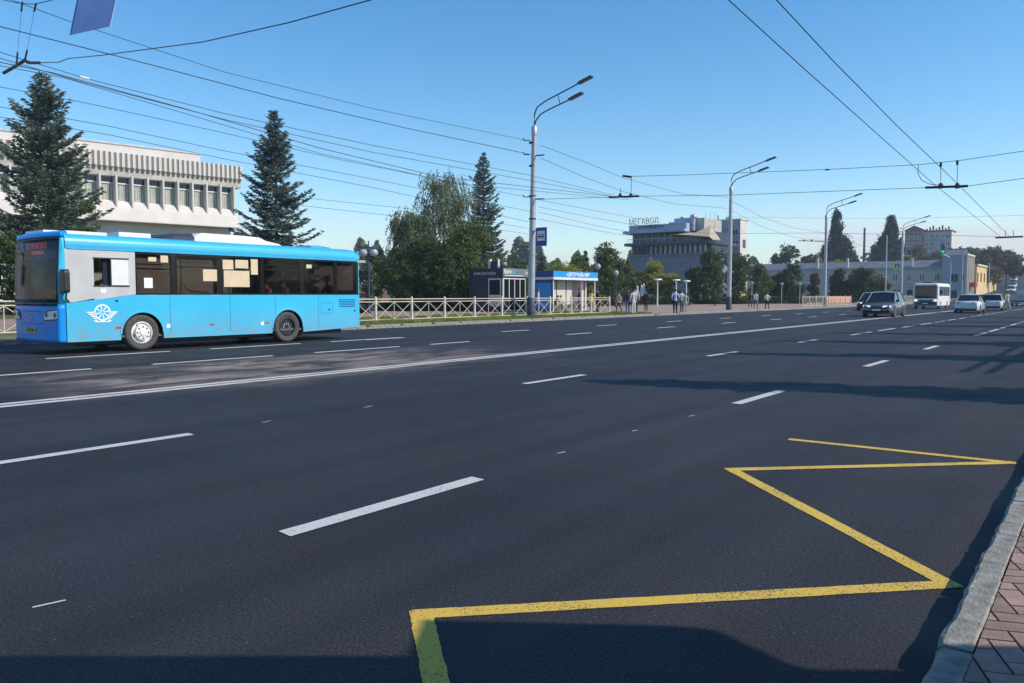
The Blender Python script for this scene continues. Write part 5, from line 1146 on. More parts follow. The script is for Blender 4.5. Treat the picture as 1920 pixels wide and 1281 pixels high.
# ================================================================== TREES
rng = np.random.default_rng(11)
def trunk_mb(h, r0, r1, bend_=0.15):
    b = MB(); ox, oy = rng.normal(0, bend_, 2); b.tube([(0, 0, -.2), (ox*.5, oy*.5, h*.4), (ox, oy, h)], [r0*1.15, (r0+r1)*.55, r1], 8); return b
def conifer(name, label, x, y, h, r, mt='spruce', z0=.15, dens=1.0, zb=.05, open_=.0, size=1.0, group='spruces behind the road', shape=.85, up=.35):
    t = thing(name, label, 'tree', (x, y, z0), rng.uniform(0, 6), group)
    tb = trunk_mb(h, .012*h+.05, .02); Cs, Us, Vs = [], [], []
    nl = int(h*3.4)
    for i in range(nl):
        f = (i+rng.uniform(-.3, .3))/nl; f = min(max(f, 0), .995); z = h*(zb+(1-zb)*f); R = r*(1-f)**shape*(1 if f > .12 else .75+2*f)
        nb = 5+int(rng.integers(0, 4)*dens) if f < .9 else 4
        for k in range(nb):
            a = rng.uniform(0, 6.283); L = max(R*rng.uniform(.62, 1.12)*(1+.12*math.sin(i*1.3+a*2)), .12)
            if rng.random() < open_: continue
            tilt = -.16+.75*f
            n = max(6, int(L*17*dens)); s = np.linspace(.08, 1, n)+rng.normal(0, .02, n)
            rad = s*L; zz_ = z+tilt*rad-.10*L*np.sin(s*3.1)+up*.22*L*s**3
            dir_ = np.array([math.cos(a), math.sin(a), 0]); lat = np.array([-math.sin(a), math.cos(a), 0])
            if L > .9 and i % 2 == 0: tb.tube([(0, 0, z), tuple(dir_*L*.5+np.array([0, 0, z+tilt*L*.5-.09*L])), tuple(dir_*L*.9+np.array([0, 0, z+tilt*L*.9-.02*L]))], [.035, .02, .008], 4, False)
            P = dir_[None]*rad[:, None]; P[:, 2] = zz_
            for sd in (-1, 1, 0):
                wdt = (.34*L*(1-s)+.12)*rng.uniform(.3, 1.0, n)*sd
                C = P+lat[None]*wdt[:, None]+rng.normal(0, .05, (n, 3)); C[:, 2] -= abs(wdt)*.18
                U = unit(dir_[None]*.8+lat[None]*(sd*.7)+rng.normal(0, .25, (n, 3)))*(.17*size*rng.uniform(.7, 1.3, (n, 1)))
                V = unit(np.cross(U, rng.normal(0, 1, (n, 3))))*(.048*size*rng.uniform(.7, 1.4, (n, 1)))
                Cs.append(C); Us.append(U); Vs.append(V)
    tb.build('trunk', 'bark', t); cards('crown', np.concatenate(Cs), np.concatenate(Us), np.concatenate(Vs), mt, t); return t
def broad(name, label, x, y, h, w, mt='leaf_dark', n=9000, z0=.15, zb=.12, leaf=.13, lobes=16, group=None, conic=0, trunk='bark', droop=0, seed=None, gap=.35):
    t = thing(name, label, 'tree', (x, y, z0), 0, group)
    tb = trunk_mb(h*.8, .02*h+.04, .03); Cs = []
    zc = h*(zb+1)/2; hz = h*(1-zb)/2; lb = []
    for i in range(lobes):
        f = rng.uniform(-.85, .85); env = math.sqrt(max(.05, 1-f*f))*(1-conic*(f+1)/2)
        a = rng.uniform(0, 6.283); rr = rng.uniform(.05, .72)*env*w
        lr = rng.uniform(.26, .44)*w*(1-.35*conic*(f+1)/2); lb.append((rr*math.cos(a), rr*math.sin(a), zc+f*hz*.86, lr))
        tb.tube([(0, 0, max(.3, zc+f*hz*.86-1.0-rr*.6)), (rr*.55*math.cos(a), rr*.55*math.sin(a), zc+f*hz*.86-.4), (lb[-1][0], lb[-1][1], lb[-1][2]+lr*.3)], [.02*h*.35+.02, .03, .01], 5, False)
    lb.append((0, 0, h-.35*w, .34*w)); per = n//len(lb)
    for (cx, cy, cz, lr) in lb:
        # leaves gathered into twig clusters so that the crown stays uneven
        nc = max(8, per//22); d = unit(rng.normal(0, 1, (nc, 3))); rad = rng.uniform(.35, 1.08, (nc, 1))**.6*lr
        cen = np.array([[cx, cy, cz]])+d*rad*np.array([[1, 1, .85]])
        keep = rng.random(nc) > gap*.4; cen = cen[keep]
        c = np.repeat(cen, 22, 0)+rng.normal(0, 1, (len(cen)*22, 3))*np.array([[.13, .13, .10+.12*droop]])*w*.42
        if droop: c[:, 2] -= rng.uniform(0, droop, len(c))
        Cs.append(c)
    C = np.concatenate(Cs); C = C[C[:, 2] > .15]; m = len(C)
    U = unit(rng.normal(0, 1, (m, 3))+np.array([[0, 0, -1.5*(droop > 0)]]))*leaf*rng.uniform(.6, 1.3, (m, 1)); V = unit(np.cross(U, rng.normal(0, 1, (m, 3))))*leaf*(.5 if not droop else .32)*rng.uniform(.6, 1.2, (m, 1))
    tb.build('trunk', trunk, t); cards('crown', C, U, V, mt, t); return t
def put(u, d): q = atd(u, 553, d); return q[0], q[1]
def ht(v, d, u=900): return atd(u, v, d)[2]-.15
# big spruces
conifer('spruce_tree', 'tall dense blue green spruce at the left in front of the white hall', *put(93, 55), ht(135, 55, 82), 5.3, 'spruce', dens=1.15, shape=.70, open_=.06)
conifer('spruce_tree', 'open branched spruce standing alone above the bus roof, right of the white hall', *put(519, 60), ht(205, 60, 512), 3.9, 'spruce_blue', dens=1.1, shape=.72, open_=.08)
conifer('spruce_tree', 'spruce rising behind the weeping birch left of the tall lamp pole', *put(906, 80), ht(285, 80, 905), 3.7, 'spruce_blue', dens=1.0, shape=.8, open_=.15)
broad('thuja_tree', 'yellowish green rounded bush tree at the foot of the left spruce', *put(165, 50), ht(372, 50, 165), 1.6, 'leaf_mid', 9000, leaf=.08, lobes=14, conic=.4, zb=.02)
broad('shrub_tree', 'dark bushy tree behind the front of the bus', *put(15, 52), 5.6, 2.6, 'leaf_dark', 9000, leaf=.1, lobes=14, zb=.02)
# birch with hanging twigs
def birch(u, d, vt, w, label, n=15000):
    x, y = put(u, d); h = ht(vt, d, u); t = thing('birch_tree', label, 'tree', (x, y, .15), 0, None)
    tb = MB().tube([(0, 0, -.1), (.2, 0, h*.4), (-.1, .1, h*.9)], [.17, .12, .02], 8); Cs = []; Us = []
    for i in range(150):
        f = rng.uniform(.28, 1)**.8; z = h*f*.97; a = rng.uniform(0, 6.283); R = w*(1-.62*f)*rng.uniform(.25, 1.1)*(1.0)
        p = np.array([R*math.cos(a), R*math.sin(a), z]); 
        if i % 3 == 0: tb.tube([(0, 0, max(z-R*.9, 1)), tuple(p*[.6, .6, 1]+np.array([0, 0, .1])), tuple(p)], [.035, .02, .008], 4, False)
        for k in range(10):
            q = p+rng.normal(0, .34, 3); L = rng.uniform(.35, 1.35); m = int(L*15); s = np.linspace(0, 1, m)[:, None]
            out_ = np.array([[math.cos(a), math.sin(a), 0]])*(.28*np.sqrt(s))
            c = q[None]+out_+np.array([[0, 0, -L]])*s+rng.normal(0, .045, (m, 3)); Cs.append(c)
    C = np.concatenate(Cs); C = C[C[:, 2] > .5]; m = len(C); U = unit(rng.normal(0, .6, (m, 3))+np.array([[0, 0, -1]]))*.10*rng.uniform(.6, 1.3, (m, 1)); V = unit(np.cross(U, rng.normal(0, 1, (m, 3))))*.045
    tb.build('trunk', 'birch_bark', t); cards('crown', C, U, V, 'birch_leaf', t); return t
birch(832, 71, 322, 4.3, 'weeping birch with pale hanging twigs rising out of the dark trees')
birch(775, 69, 398, 3.3, 'lower weeping birch leaning out at the left of the dark tree group')
for (u, d, vt, w, lb) in ((795, 67, 445, 3.6, 'dark broad tree, left of the pair before the birches'), (880, 66, 405, 3.7, 'dark broad tree with sunlit right edge behind the coffee kiosk'), (838, 64, 455, 2.9, 'dark bushy tree in the middle of the group before the birches'), (925, 69, 480, 2.5, 'dark tree right behind the kiosk roof')):
    broad('broad_tree', lb, *put(u, d), ht(vt, d, u), w, 'leaf_mid' if u in (880, 925) else 'leaf_dark', 17000, leaf=.11, lobes=26, zb=.0, group='dark trees behind the railing')  # lighter leaves on the right-hand trees put the sunlight into the colour
broad('broad_tree', 'green tree behind the twin globe lamp', *put(742, 80), ht(462, 80, 740), 3.2, 'leaf_mid', 9000, leaf=.13, zb=.05)
broad('broad_tree', 'small dark tree directly behind the bus tail', *put(706, 84), ht(458, 84, 700), 2.6, 'leaf_dark', 7000, leaf=.13, zb=.05)
conifer('small_spruce', 'small dark spruce in front of the pink slab wall', *put(686, 56), ht(490, 56, 688), .95, 'spruce', dens=1.3, shape=.55, size=.8)
# mid distance
TR = [(952, 95, 500, 2.3, 'leaf_yellow', 'yellow green shrub tree between kiosk and lamp pole'), (975, 100, 488, 2.0, 'leaf_mid', 'slim green tree left of the tall lamp pole'),
      (1060, 118, 492, 5.0, 'leaf_yellow', 'broad yellowing tree seen over the shelter roof'), (1085, 125, 474, 2.6, 'leaf_mid', 'taller green tree over the right end of the shelter roof'),
      (1040, 135, 498, 4.5, 'leaf_dark', 'far dark tree behind the left end of the shelter roof'),
      (1133, 96, 452, 2.7, 'leaf_mid', 'tall loose green tree right of the shelter'), (1163, 104, 482, 2.6, 'leaf_mid', 'rounded tree right of the tall loose green one'), (1112, 92, 540, 1.4, 'leaf_yellow', 'small sunlit bush against the shelter'),
      (1222, 118, 487, 3.4, 'leaf_yellow', 'bright yellow green willow before the office block'), (1252, 112, 512, 2.6, 'leaf_yellow', 'lower yellow green bush right of the willow'), (1198, 120, 505, 2.0, 'leaf_yellow', 'slim yellow green bush just right of the pavilion'),
      (1335, 108, 464, 3.3, 'leaf_dark', 'large dark tree left of the second lamp pole'), (1383, 112, 470, 2.9, 'leaf_dark', 'large dark tree right of the second lamp pole'), (1308, 113, 500, 2.4, 'leaf_dark', 'smaller dark tree in front of the office block'),
      (1425, 122, 492, 2.7, 'leaf_mid', 'greyish green tree right of the tower block'), (1452, 126, 515, 2.6, 'leaf_dark', 'low dark tree right of the greyish green one'), (1487, 124, 487, 2.7, 'leaf_dark', 'dark conical tree left of the third lamp pole'),
      (1528, 128, 512, 1.3, 'leaf_autumn', 'thin brownish young tree left of the third lamp pole'), (1573, 132, 502, 2.0, 'leaf_dark', 'dark tree just right of the third lamp pole'), (1620, 130, 500, 3.0, 'leaf_dark', 'round dark tree before the cream building'), (1600, 134, 520, 1.8, 'leaf_mid', 'smaller round tree left of the round dark one'),
      (1652, 135, 520, 1.6, 'leaf_autumn', 'brownish small tree right of the round dark one')]
for (u, d, vt, w, mt_, lb) in TR:
    broad('broad_tree', lb, *put(u, d), ht(vt, d, u), w*1.05, mt_, 12000, leaf=.15, lobes=24, zb=-.04, conic=.22, gap=.1)
for (u, d, vt, w, mt_, lb) in ((1290, 92, 549, .95, 'leaf_autumn', 'round clipped bush at the left on the plaza edge'), (1340, 94, 553, .6, 'leaf_autumn', 'small round bush left of the second lamp pole'), (1283, 96, 552, .7, 'leaf_mid', 'smaller bush beside the clipped round one')):
    broad('bush', lb, *put(u, d), max(ht(vt, d, u), .9), w, mt_, 2500, leaf=.06, lobes=9, zb=0, group='clipped bushes on the plaza')
conifer('small_spruce', 'young spruce right of the tall lamp pole', *put(1016, 112), ht(474, 112, 1016), 1.7, 'spruce', dens=.8, size=1.3)
conifer('small_spruce', 'thin young spruce over the shelter roof', *put(1098, 130), ht(470, 130, 1098), 1.7, 'spruce', dens=.8, size=1.4)
def hedge(u0, u1, d, v, label, mt_='leaf_dark'):
    a = atd(u0, 553, d); c = atd(u1, 553, d); n = 5000; s = rng.random((n, 1)); hh = ht(v, d, u0)
    C = np.array([[a[0], a[1], .15]])*(1-s)+np.array([[c[0], c[1], .15]])*s+rng.normal(0, .25, (n, 3))*np.array([[1, 1, 0]]); C[:, 2] += rng.uniform(0, hh, n)
    U = unit(rng.normal(0, 1, (n, 3)))*.11; V = unit(np.cross(U, rng.normal(0, 1, (n, 3))))*.06
    o = cards('hedge', C, U, V, mt_, None); tag(o, label, 'hedge'); return o
hedge(1195, 1262, 108, 556, 'clipped green hedge beside the pavilion statues', 'leaf_mid'); hedge(1300, 1400, 112, 560, 'low hedge at the feet of the large dark trees')
hedge(1400, 1510, 116, 556, 'long low dark hedge behind the walking trio'); hedge(1500, 1660, 135, 556, 'long hedge in front of the cream building'); hedge(1125, 1150, 96, 560, 'short hedge right of the bus shelter'); hedge(690, 880, 64, 566, 'low clipped hedge behind the railing'); 
# poplars and far trees
def poplar(u, d, vt, w, label, n=9000):
    x, y = put(u, d); z0 = hill(y); h = atd(u, vt, d)[2]-z0; t = thing('poplar_tree', label, 'tree', (x, y, z0), 0, 'dark poplars on the skyline'); tb = trunk_mb(h, .4, .05); Cs = []
    for i in range(70):
        f = rng.uniform(.12, .97); rr = w*(math.sin(min(1, (1-f)*1.9)*1.45)**.8)*rng.uniform(.5, 1.05); a = rng.uniform(0, 6.283)
        cen = np.array([[rr*math.cos(a)*.62, rr*math.sin(a)*.62, h*f]]); m = n//70
        Cs.append(cen+rng.normal(0, 1, (m, 3))*np.array([[.3*w*.75, .3*w*.75, 1.3]])*(1.1-.6*f))
        tb.tube([(0, 0, h*f-2.5), tuple(cen[0])], [.1, .03], 4, False)
    C = np.concatenate(Cs); m = len(C); U = unit(rng.normal(0, 1, (m, 3))+np.array([[0, 0, .8]]))*.42; V = unit(np.cross(U, rng.normal(0, 1, (m, 3))))*.22
    tb.build('trunk', 'bark', t); cards('crown', C, U, V, 'poplar', t)
poplar(1566, 262, 398, 3.4, 'tall dark poplar left, above the third lamp pole'); poplar(1552, 268, 455, 4.6, 'lower dark mass at the left foot of the left poplar'); poplar(1582, 262, 448, 4.5, 'lower dark mass at the right foot of the left poplar')
poplar(1667, 266, 406, 3.8, 'tall dark poplar right, behind the shed'); poplar(1652, 270, 445, 4.4, 'shorter dark poplar left of the right one'); poplar(1686, 275, 452, 2.2, 'slim dark poplar just right of the tall right one')
FT = [(1480, 235, 462, 6.5, 'leaf_dark', 'rounded far tree behind the left end of the slate roof'), (1455, 240, 474, 4.5, 'leaf_dark', 'low far tree at the left edge of the slate roof'), (1515, 245, 476, 5, 'leaf_dark', 'low far tree left of the poplars'), (1529, 232, 478, 2.4, 'leaf_yellow', 'small yellow far tree left of the left poplar'),
      (1594, 240, 470, 3.4, 'leaf_mid', 'olive far tree right of the left poplar'), (1570, 232, 484, 4, 'leaf_yellow', 'yellow green far shrubs over the slate roof'), (1637, 300, 458, 4, 'leaf_dark', 'dark far tree left of the right poplar group'),
      (1722, 300, 458, 6.0, 'leaf_autumn', 'yellowing round far tree before the brick block'), (1702, 240, 478, 2.6, 'leaf_yellow', 'small yellow far tree right of the right poplar'), (1755, 290, 470, 5, 'leaf_dark', 'dark far tree right of the yellowing round one'),
      (1800, 300, 466, 6.5, 'leaf_dark', 'dark far tree behind the corner tower'), (1822, 310, 462, 6, 'leaf_dark', 'second dark far tree behind the corner tower')]
for (u, d, vt, w, mt_, lb) in FT:
    x, y = put(u, d); z0 = hill(y); broad('far_tree', lb, x, y, atd(u, vt, d)[2]-z0, w, mt_, 4500, leaf=.45, lobes=12, zb=.1, z0=z0)
for (u, d, vt, w, lb) in ((1842, 205, 482, 4.6, 'brownish turning tree, leftmost beside the ochre wall'), (1862, 215, 463, 5.4, 'largest brownish turning tree beside the climbing road'), (1886, 225, 468, 5.0, 'brownish turning tree right of the largest'), (1899, 245, 496, 3.4, 'dark green tree at the right end of the turning trees'), (1850, 240, 470, 5, 'dim tree behind the turning trees'), (1884, 330, 512, 4, 'small dark tree where the road climbs out of sight')):
    x, y = put(u, d); z0 = hill(y); broad('street_tree', lb, x, y, atd(u, vt, d)[2]-z0, w, 'leaf_autumn' if 'turning tree' in lb and 'dim' not in lb else 'leaf_dark', 9000, leaf=.3, lobes=18, zb=.18 if u < 1880 else .5, z0=z0, group='trees along the climbing road')
# distant wood line closing the horizon at the left
n = 40000; uu = rng.uniform(-300, 2500, n); C = np.empty((n, 3))
for i in range(n):
    d = (330 if uu[i] < 1450 else 640)+rng.uniform(0, 40); q = atd(uu[i], 553, d); top = 13+6*math.sin(uu[i]*.021)+4*math.sin(uu[i]*.063+2)+3*math.sin(uu[i]*.17)
    C[i] = (q[0], q[1], hill(q[1])+rng.uniform(0, 1)**.7*max(top, 4)*(1 if uu[i] < 1450 else .45))
U = unit(rng.normal(0, 1, (n, 3)))*1.5; V = unit(np.cross(U, rng.normal(0, 1, (n, 3))))*.9
tag(cards('distant_wood', C, U, V, 'leaf_dark', None), 'low dark belt of distant trees along the horizon', 'wood', kind='stuff')
# trees just out of the picture on the near pavement; their shadows cross the road
for k, (sx_, sy_, hh, ww) in enumerate(((-6.9, 11.35, 8.0, 1.35), (-7.4, 18.9, 8.2, 1.3), (-8.2, 25.0, 8.6, 1.6), (-8.4, 31.3, 8.6, 1.5), (-9.5, 40.0, 9.0, 1.6), (-8.5, 47.5, 8.6, 1.3), (-10, 58, 9.2, 1.6))):
    x = sx_+.9355*hh/math.tan(SUN_EL); y = sy_+.3528*hh/math.tan(SUN_EL)
    conifer('roadside_tree', 'slim tree on the near pavement, number %s along the kerb' % ['one', 'two', 'three', 'four', 'five', 'six', 'seven'][k], x, y, hh, ww, 'spruce', z0=.12, dens=.9, size=1.5, shape=.7, group='slim trees on the near pavement')

# ================================================================== PEOPLE
def person(label, x, y, z, h, rz, top, legs, hair='hair_dark', shoes=(.03, .03, .03), pose='stand', coat=0, longhair=False, skirt=None, bag=None, arms='down', sleeves=True, grp='people on the far pavement'):
    """figure faces local -y"""
    t = thing('person', label, 'person', (x, y, z), rz, grp)
    st_ = {'stand': 0, 'walk': .13, 'sit': 0, 'bend': 0}[pose]
    P = {}; R = {}
    def J(n, p, r): P[n] = Vector(p)*h; R[n] = r*h
    if pose == 'sit' or pose == 'bend':
        hz_ = .27; lean = -.06 if pose == 'sit' else -.17
        J('pel', (0, 0, hz_), .075); J('wa', (0, lean*.4, hz_+.09), .065); J('ch', (0, lean, hz_+.2), .075); J('nk', (0, lean*1.25, hz_+.29), .034); J('hd', (0, lean*1.5, hz_+.345), .046); J('tp', (0, lean*1.5, hz_+.40), .042)
        for s, n in ((1, 'L'), (-1, 'R')):
            J('hp'+n, (.05*s, -.03, hz_), .055); J('kn'+n, (.06*s, -.25, hz_+.005), .042); J('an'+n, (.06*s, -.25, .04), .026); J('to'+n, (.065*s, -.33, .02), .022)
            J('sh'+n, (.105*s, lean, hz_+.235), .036); J('el'+n, (.13*s, lean-.08, hz_+.10), .027); J('wr'+n, (.06*s, -.24, hz_+.06), .02); J('ha'+n, (.05*s, -.27, hz_+.06), .02)
    else:
        J('pel', (0, 0, .52), .07); J('wa', (0, 0, .61), .062); J('ch', (0, -.005, .74), .074); J('nk', (0, -.005, .845), .032); J('hd', (0, -.015, .905), .047); J('tp', (0, -.012, .955), .043)
        for s, n in ((1, 'L'), (-1, 'R')):
            f = st_*s
            J('hp'+n, (.048*s, -.01*0, .49), .055); J('kn'+n, (.052*s, -f*.75-.01, .28), .040); J('an'+n, (.05*s, -f*1.1+(.05 if f < 0 else 0), .045+(.03 if f < 0 else 0)), .026); J('to'+n, (.055*s, -f*1.1-.06+(.05 if f < 0 else 0), .02), .021)
            J('sh'+n, (.105*s, 0, .80), .036)
            if arms == 'down' or (arms == 'phone' and s < 0): J('el'+n, (.135*s, f*.5+.01, .64), .027); J('wr'+n, (.14*s, f*.8-.03, .50), .019); J('ha'+n, (.138*s, f*.8-.045, .455), .021)
            elif arms == 'fold' or arms == 'phone': J('el'+n, (.14*s, .0, .65), .027); J('wr'+n, (.05*s, -.12, .68), .02); J('ha'+n, (.02*s, -.135, .70), .021)
            else: J('el'+n, (.15*s, .03, .66), .027); J('wr'+n, (.1*s, -.05, .55), .02); J('ha'+n, (.08*s, -.07, .54), .021)
    names = list(P); idx = {n: i for i, n in enumerate(names)}
    E = [('pel', 'wa', 't'), ('wa', 'ch', 't'), ('ch', 'nk', 't'), ('nk', 'hd', 's'), ('hd', 'tp', 's')]
    for n in 'LR': E += [('pel', 'hp'+n, 'l'), ('hp'+n, 'kn'+n, 'l'), ('kn'+n, 'an'+n, 'l'), ('an'+n, 'to'+n, 'b'), ('ch', 'sh'+n, 't'), ('sh'+n, 'el'+n, 't'), ('el'+n, 'wr'+n, 't' if sleeves else 's'), ('wr'+n, 'ha'+n, 's')]
    me = bpy.data.meshes.new('body'); me.from_pydata([P[n] for n in names], [(idx[a], idx[b]) for a, b, _ in E], [])
    o = bpy.data.objects.new('body_tmp', me); COL.objects.link(o); o.modifiers.new('s', 'SKIN'); sub = o.modifiers.new('u', 'SUBSURF'); sub.levels = 1; sub.render_levels = 1
    for i, n in enumerate(names): me.skin_vertices[0].data[i].radius = (R[n], R[n]*(.78 if n in ('pel', 'wa', 'ch') else 1)); me.skin_vertices[0].data[i].use_root = (n == 'pel')
    dg = bpy.context.evaluated_depsgraph_get(); m2 = bpy.data.meshes.new_from_object(o.evaluated_get(dg)); bpy.data.objects.remove(o)
    m2.materials.clear(); mats_ = {'t': cloth(top), 'l': cloth(legs), 's': M['skin'], 'b': cloth(shoes)}; order = ['t', 'l', 's', 'b']
    for k_ in order: m2.materials.append(mats_[k_])
    segs = [(P[a], P[b], k_) for a, b, k_ in E]
    for pl in m2.polygons:
        c = pl.center; best = 1e9; bk = 't'
        for a, b_, k_ in segs:
            ab = b_-a; tt = max(0, min(1, (c-a).dot(ab)/ab.length_squared)); dd_ = (c-a-ab*tt).length
            if dd_ < best: best = dd_; bk = k_
        pl.material_index = order.index(bk); pl.use_smooth = True
    bo = bpy.data.objects.new('body', m2); COL.objects.link(bo); bo.parent = t
    hd = P['hd']; hr_ = MB(); rings = []
    for i in range(6):
        th = math.pi*(.02+.58*i/5); rr = .056*h*math.sin(th); zz_ = .062*h*math.cos(th)
        rings.append([(hd.x+rr*math.cos(2*math.pi*k/12), hd.y+.014*h+rr*.98*math.sin(2*math.pi*k/12), hd.z+.018*h+zz_) for k in range(12)])
    hr_.loft(rings, True)
    if longhair: hr_.loft([[(hd.x+w_*math.cos(2*math.pi*k/10)*h, hd.y+(.045+.02*math.sin(2*math.pi*k/10))*h, hd.z+dz*h) for k in range(10)] for w_, dz in ((.03, .05), (.052, 0), (.055, -.08), (.04, -.17))], True)
    hr_.build('hair', hair, t)
    if coat:
        z1_, z0_ = .80*h, (.8-coat)*h; c = MB()
        c.loft([[(w_*h*math.cos(2*math.pi*k/14), d_*h*math.sin(2*math.pi*k/14), z_) for k in range(14)] for w_, d_, z_ in ((.115, .075, z1_), (.10, .08, .64*h), (.105, .085, .52*h), (.125, .10, z0_))], True, True); c.build('coat', cloth(top), t)
    if skirt:
        c = MB(); c.loft([[(w_*h*math.cos(2*math.pi*k/14), d_*h*math.sin(2*math.pi*k/14), z_*h) for k in range(14)] for w_, d_, z_ in ((.08, .065, .60), (.10, .08, .5), (.12, .10, .28), (.125, .11, .1))], True, True); c.build('skirt', cloth(skirt), t)
    if bag:
        c = MB().box(.12*h, .17*h, -.07*h, .07*h, .38*h, .50*h).tube([(.145*h, -.05*h, .5*h), (.06*h, 0, .8*h), (.145*h, .05*h, .5*h)], .006*h, 5); c.build('shoulder_bag', cloth(bag), t)
    return t
def pp(u, vf, vh):
    """base point from the foot line and stature from the head line"""
    x, y = G(u, vf, .15); d = -x*math.sin(YAW)+y*math.cos(YAW); return x, y, atd(u, vh, d)[2]-.15
def add_p(u, vf, vh, label, rz, top, legs, hmax=1.9, **kw):
    x, y, h = pp(u, vf, vh); return person(label, x, y, .15, min(max(h, 1.5), hmax), rz, top, legs, **kw)
face_r, face_l, away, toward = YAW+R_(90), YAW-R_(90), YAW+math.pi, YAW
add_p(1160, 585, 546, 'person in a pink knee length coat walking, left of the group on the plaza', face_l+.3, (.55, .36, .34), (.05, .04, .05), pose='walk', coat=.36)
add_p(1177, 589.5, 543, 'person in dark top and blue wide jeans seen from behind, left of the white outfit', away, (.03, .028, .05), (.09, .16, .27), longhair=True, hair='hair_brown', skirt=None)
add_p(1187.5, 590, 541, 'person in a pale shirt and white trousers with a black bag', away+.4, (.55, .52, .53), (.62, .58, .53), bag=(.02, .02, .02))
add_p(1191.5, 586, 538, 'dark haired person in a light top half hidden behind the white outfit', away, (.50, .52, .56), (.03, .03, .035), pose='stand')
add_p(1211, 583.5, 545, 'person in an all black jacket and trousers standing alone on the plaza', away-.5, (.02, .02, .022), (.018, .018, .02), coat=.22)
add_p(1242, 569, 545, 'person in a dark maroon top striding, left of the distant pair', face_r, (.05, .02, .03), (.06, .07, .1), pose='walk')
add_p(1250, 569, 544, 'person in a wine red top striding, right of the distant pair', face_l, (.20, .03, .06), (.45, .45, .47), pose='walk')
add_p(1266, 588.5, 541, 'person in a pale blue shirt and black trousers seen from behind near the kerb', away, (.42, .48, .68), (.015, .015, .02), arms='hips')
add_p(1278, 586, 543, 'person in a grey striped top and wide jeans beside the pale blue shirt', away+.5, (.45, .46, .47), (.05, .09, .15), arms='fold', skirt=None)
add_p(1285, 586.5, 549, 'slim person in pale pink trousers behind the striped top', away, (.35, .4, .38), (.55, .42, .38))
add_p(1406.5, 577.5, 548, 'person in black, left of the walking trio', away, (.02, .022, .03), (.02, .02, .025), pose='walk')
add_p(1417, 579.5, 546, 'person in a pale grey jacket and blue jeans, middle of the walking trio', away, (.45, .46, .47), (.09, .14, .22), pose='walk')
add_p(1438, 580.5, 548, 'person in a white shirt and black trousers, right of the walking trio', away, (.64, .64, .66), (.02, .02, .025), pose='walk', arms='hips')
x0_, y0_ = sx0, sy0
person('person in a pale grey jacket standing between the tall pole and the blue shelter side', *G(1009, 590, .15), .15, 1.72, face_r, (.48, .5, .52), (.40, .24, .17), sleeves=True, grp='people at the bus shelter', hair='hair_brown')
person('person with brown hair bent forward on the shelter bench', sx0-.8+.35, sy0+.75, .15+.1, 1.7, R_(90), (.12, .07, .05), (.38, .24, .18), pose='bend', longhair=True, hair='hair_brown', grp='people at the bus shelter')
person('person in a light hooded top sitting on the shelter bench', sx0-.8+.35, sy0+1.55, .15+.1, 1.7, R_(90), (.5, .48, .46), (.5, .48, .46), pose='sit', hair='hair_brown', grp='people at the bus shelter')
person('tall person in a dark blue jacket standing inside the shelter front', *G(1086, 587, .15), .15, 1.80, face_l, (.015, .02, .05), (.02, .02, .03), arms='fold', grp='people at the bus shelter')
person('person in a yellow top partly hidden by the shelter edge', *G(1109.5, 584, .15), .15, 1.68, away, (.62, .50, .12), (.45, .36, .12), hair='hair_brown', grp='people at the bus shelter')
person('person with dark hair in a purple black jacket at the railing end', *G(1120, 587, .15), .15, 1.75, face_r+.4, (.06, .03, .07), (.02, .02, .025), arms='fold', coat=.2, grp='people at the bus shelter')
q = G(1888, 584); person('person in pale clothes beside the white hatchback, by the flatbed', q[0], q[1], 0, 1.78, away, (.55, .48, .42), (.4, .36, .32), pose='walk', grp='people on the road')
q = G(1680, 582); person('person in red beside the dark grey crossover tail', -26.0, onX(1681, 570, -26.0)[1], .15, 1.72, away, (.45, .06, .05), (.03, .03, .04), grp='people on the far pavement')
# inside the bus
person('bus driver with pale grey hair at the open side window', BX+.55, BY+by(190)-.1, .62, 1.7, 0, (.10, .12, .2), (.03, .03, .05), pose='sit', hair='stone', grp='people inside the bus')
person('seated passenger in a salmon top behind the fourth bus window', BX+.75, BY+by(524), .72, 1.75, 0, (.55, .22, .15), (.2, .1, .08), pose='sit', hair='hair_brown', longhair=True, grp='people inside the bus')
person('seated passenger in a striped red top behind the fourth bus window, right', BX+.85, BY+by(552), .72, 1.8, 0, (.42, .12, .09), (.05, .05, .08), pose='sit', grp='people inside the bus')
person('dark dressed passenger behind the fifth bus window', BX+.8, BY+by(588), .74, 1.75, 0, (.06, .07, .09), (.03, .03, .04), pose='sit', grp='people inside the bus')
person('dark dressed passenger with bare head at the fifth bus window, right', BX+.8, BY+by(612), .76, 1.75, 0, (.05, .06, .09), (.03, .03, .04), pose='sit', grp='people inside the bus')
person('passenger behind the last side window of the bus', BX+.8, BY+by(638), .82, 1.75, 0, (.08, .06, .06), (.03, .03, .04), pose='sit', hair='hair_brown', grp='people inside the bus')

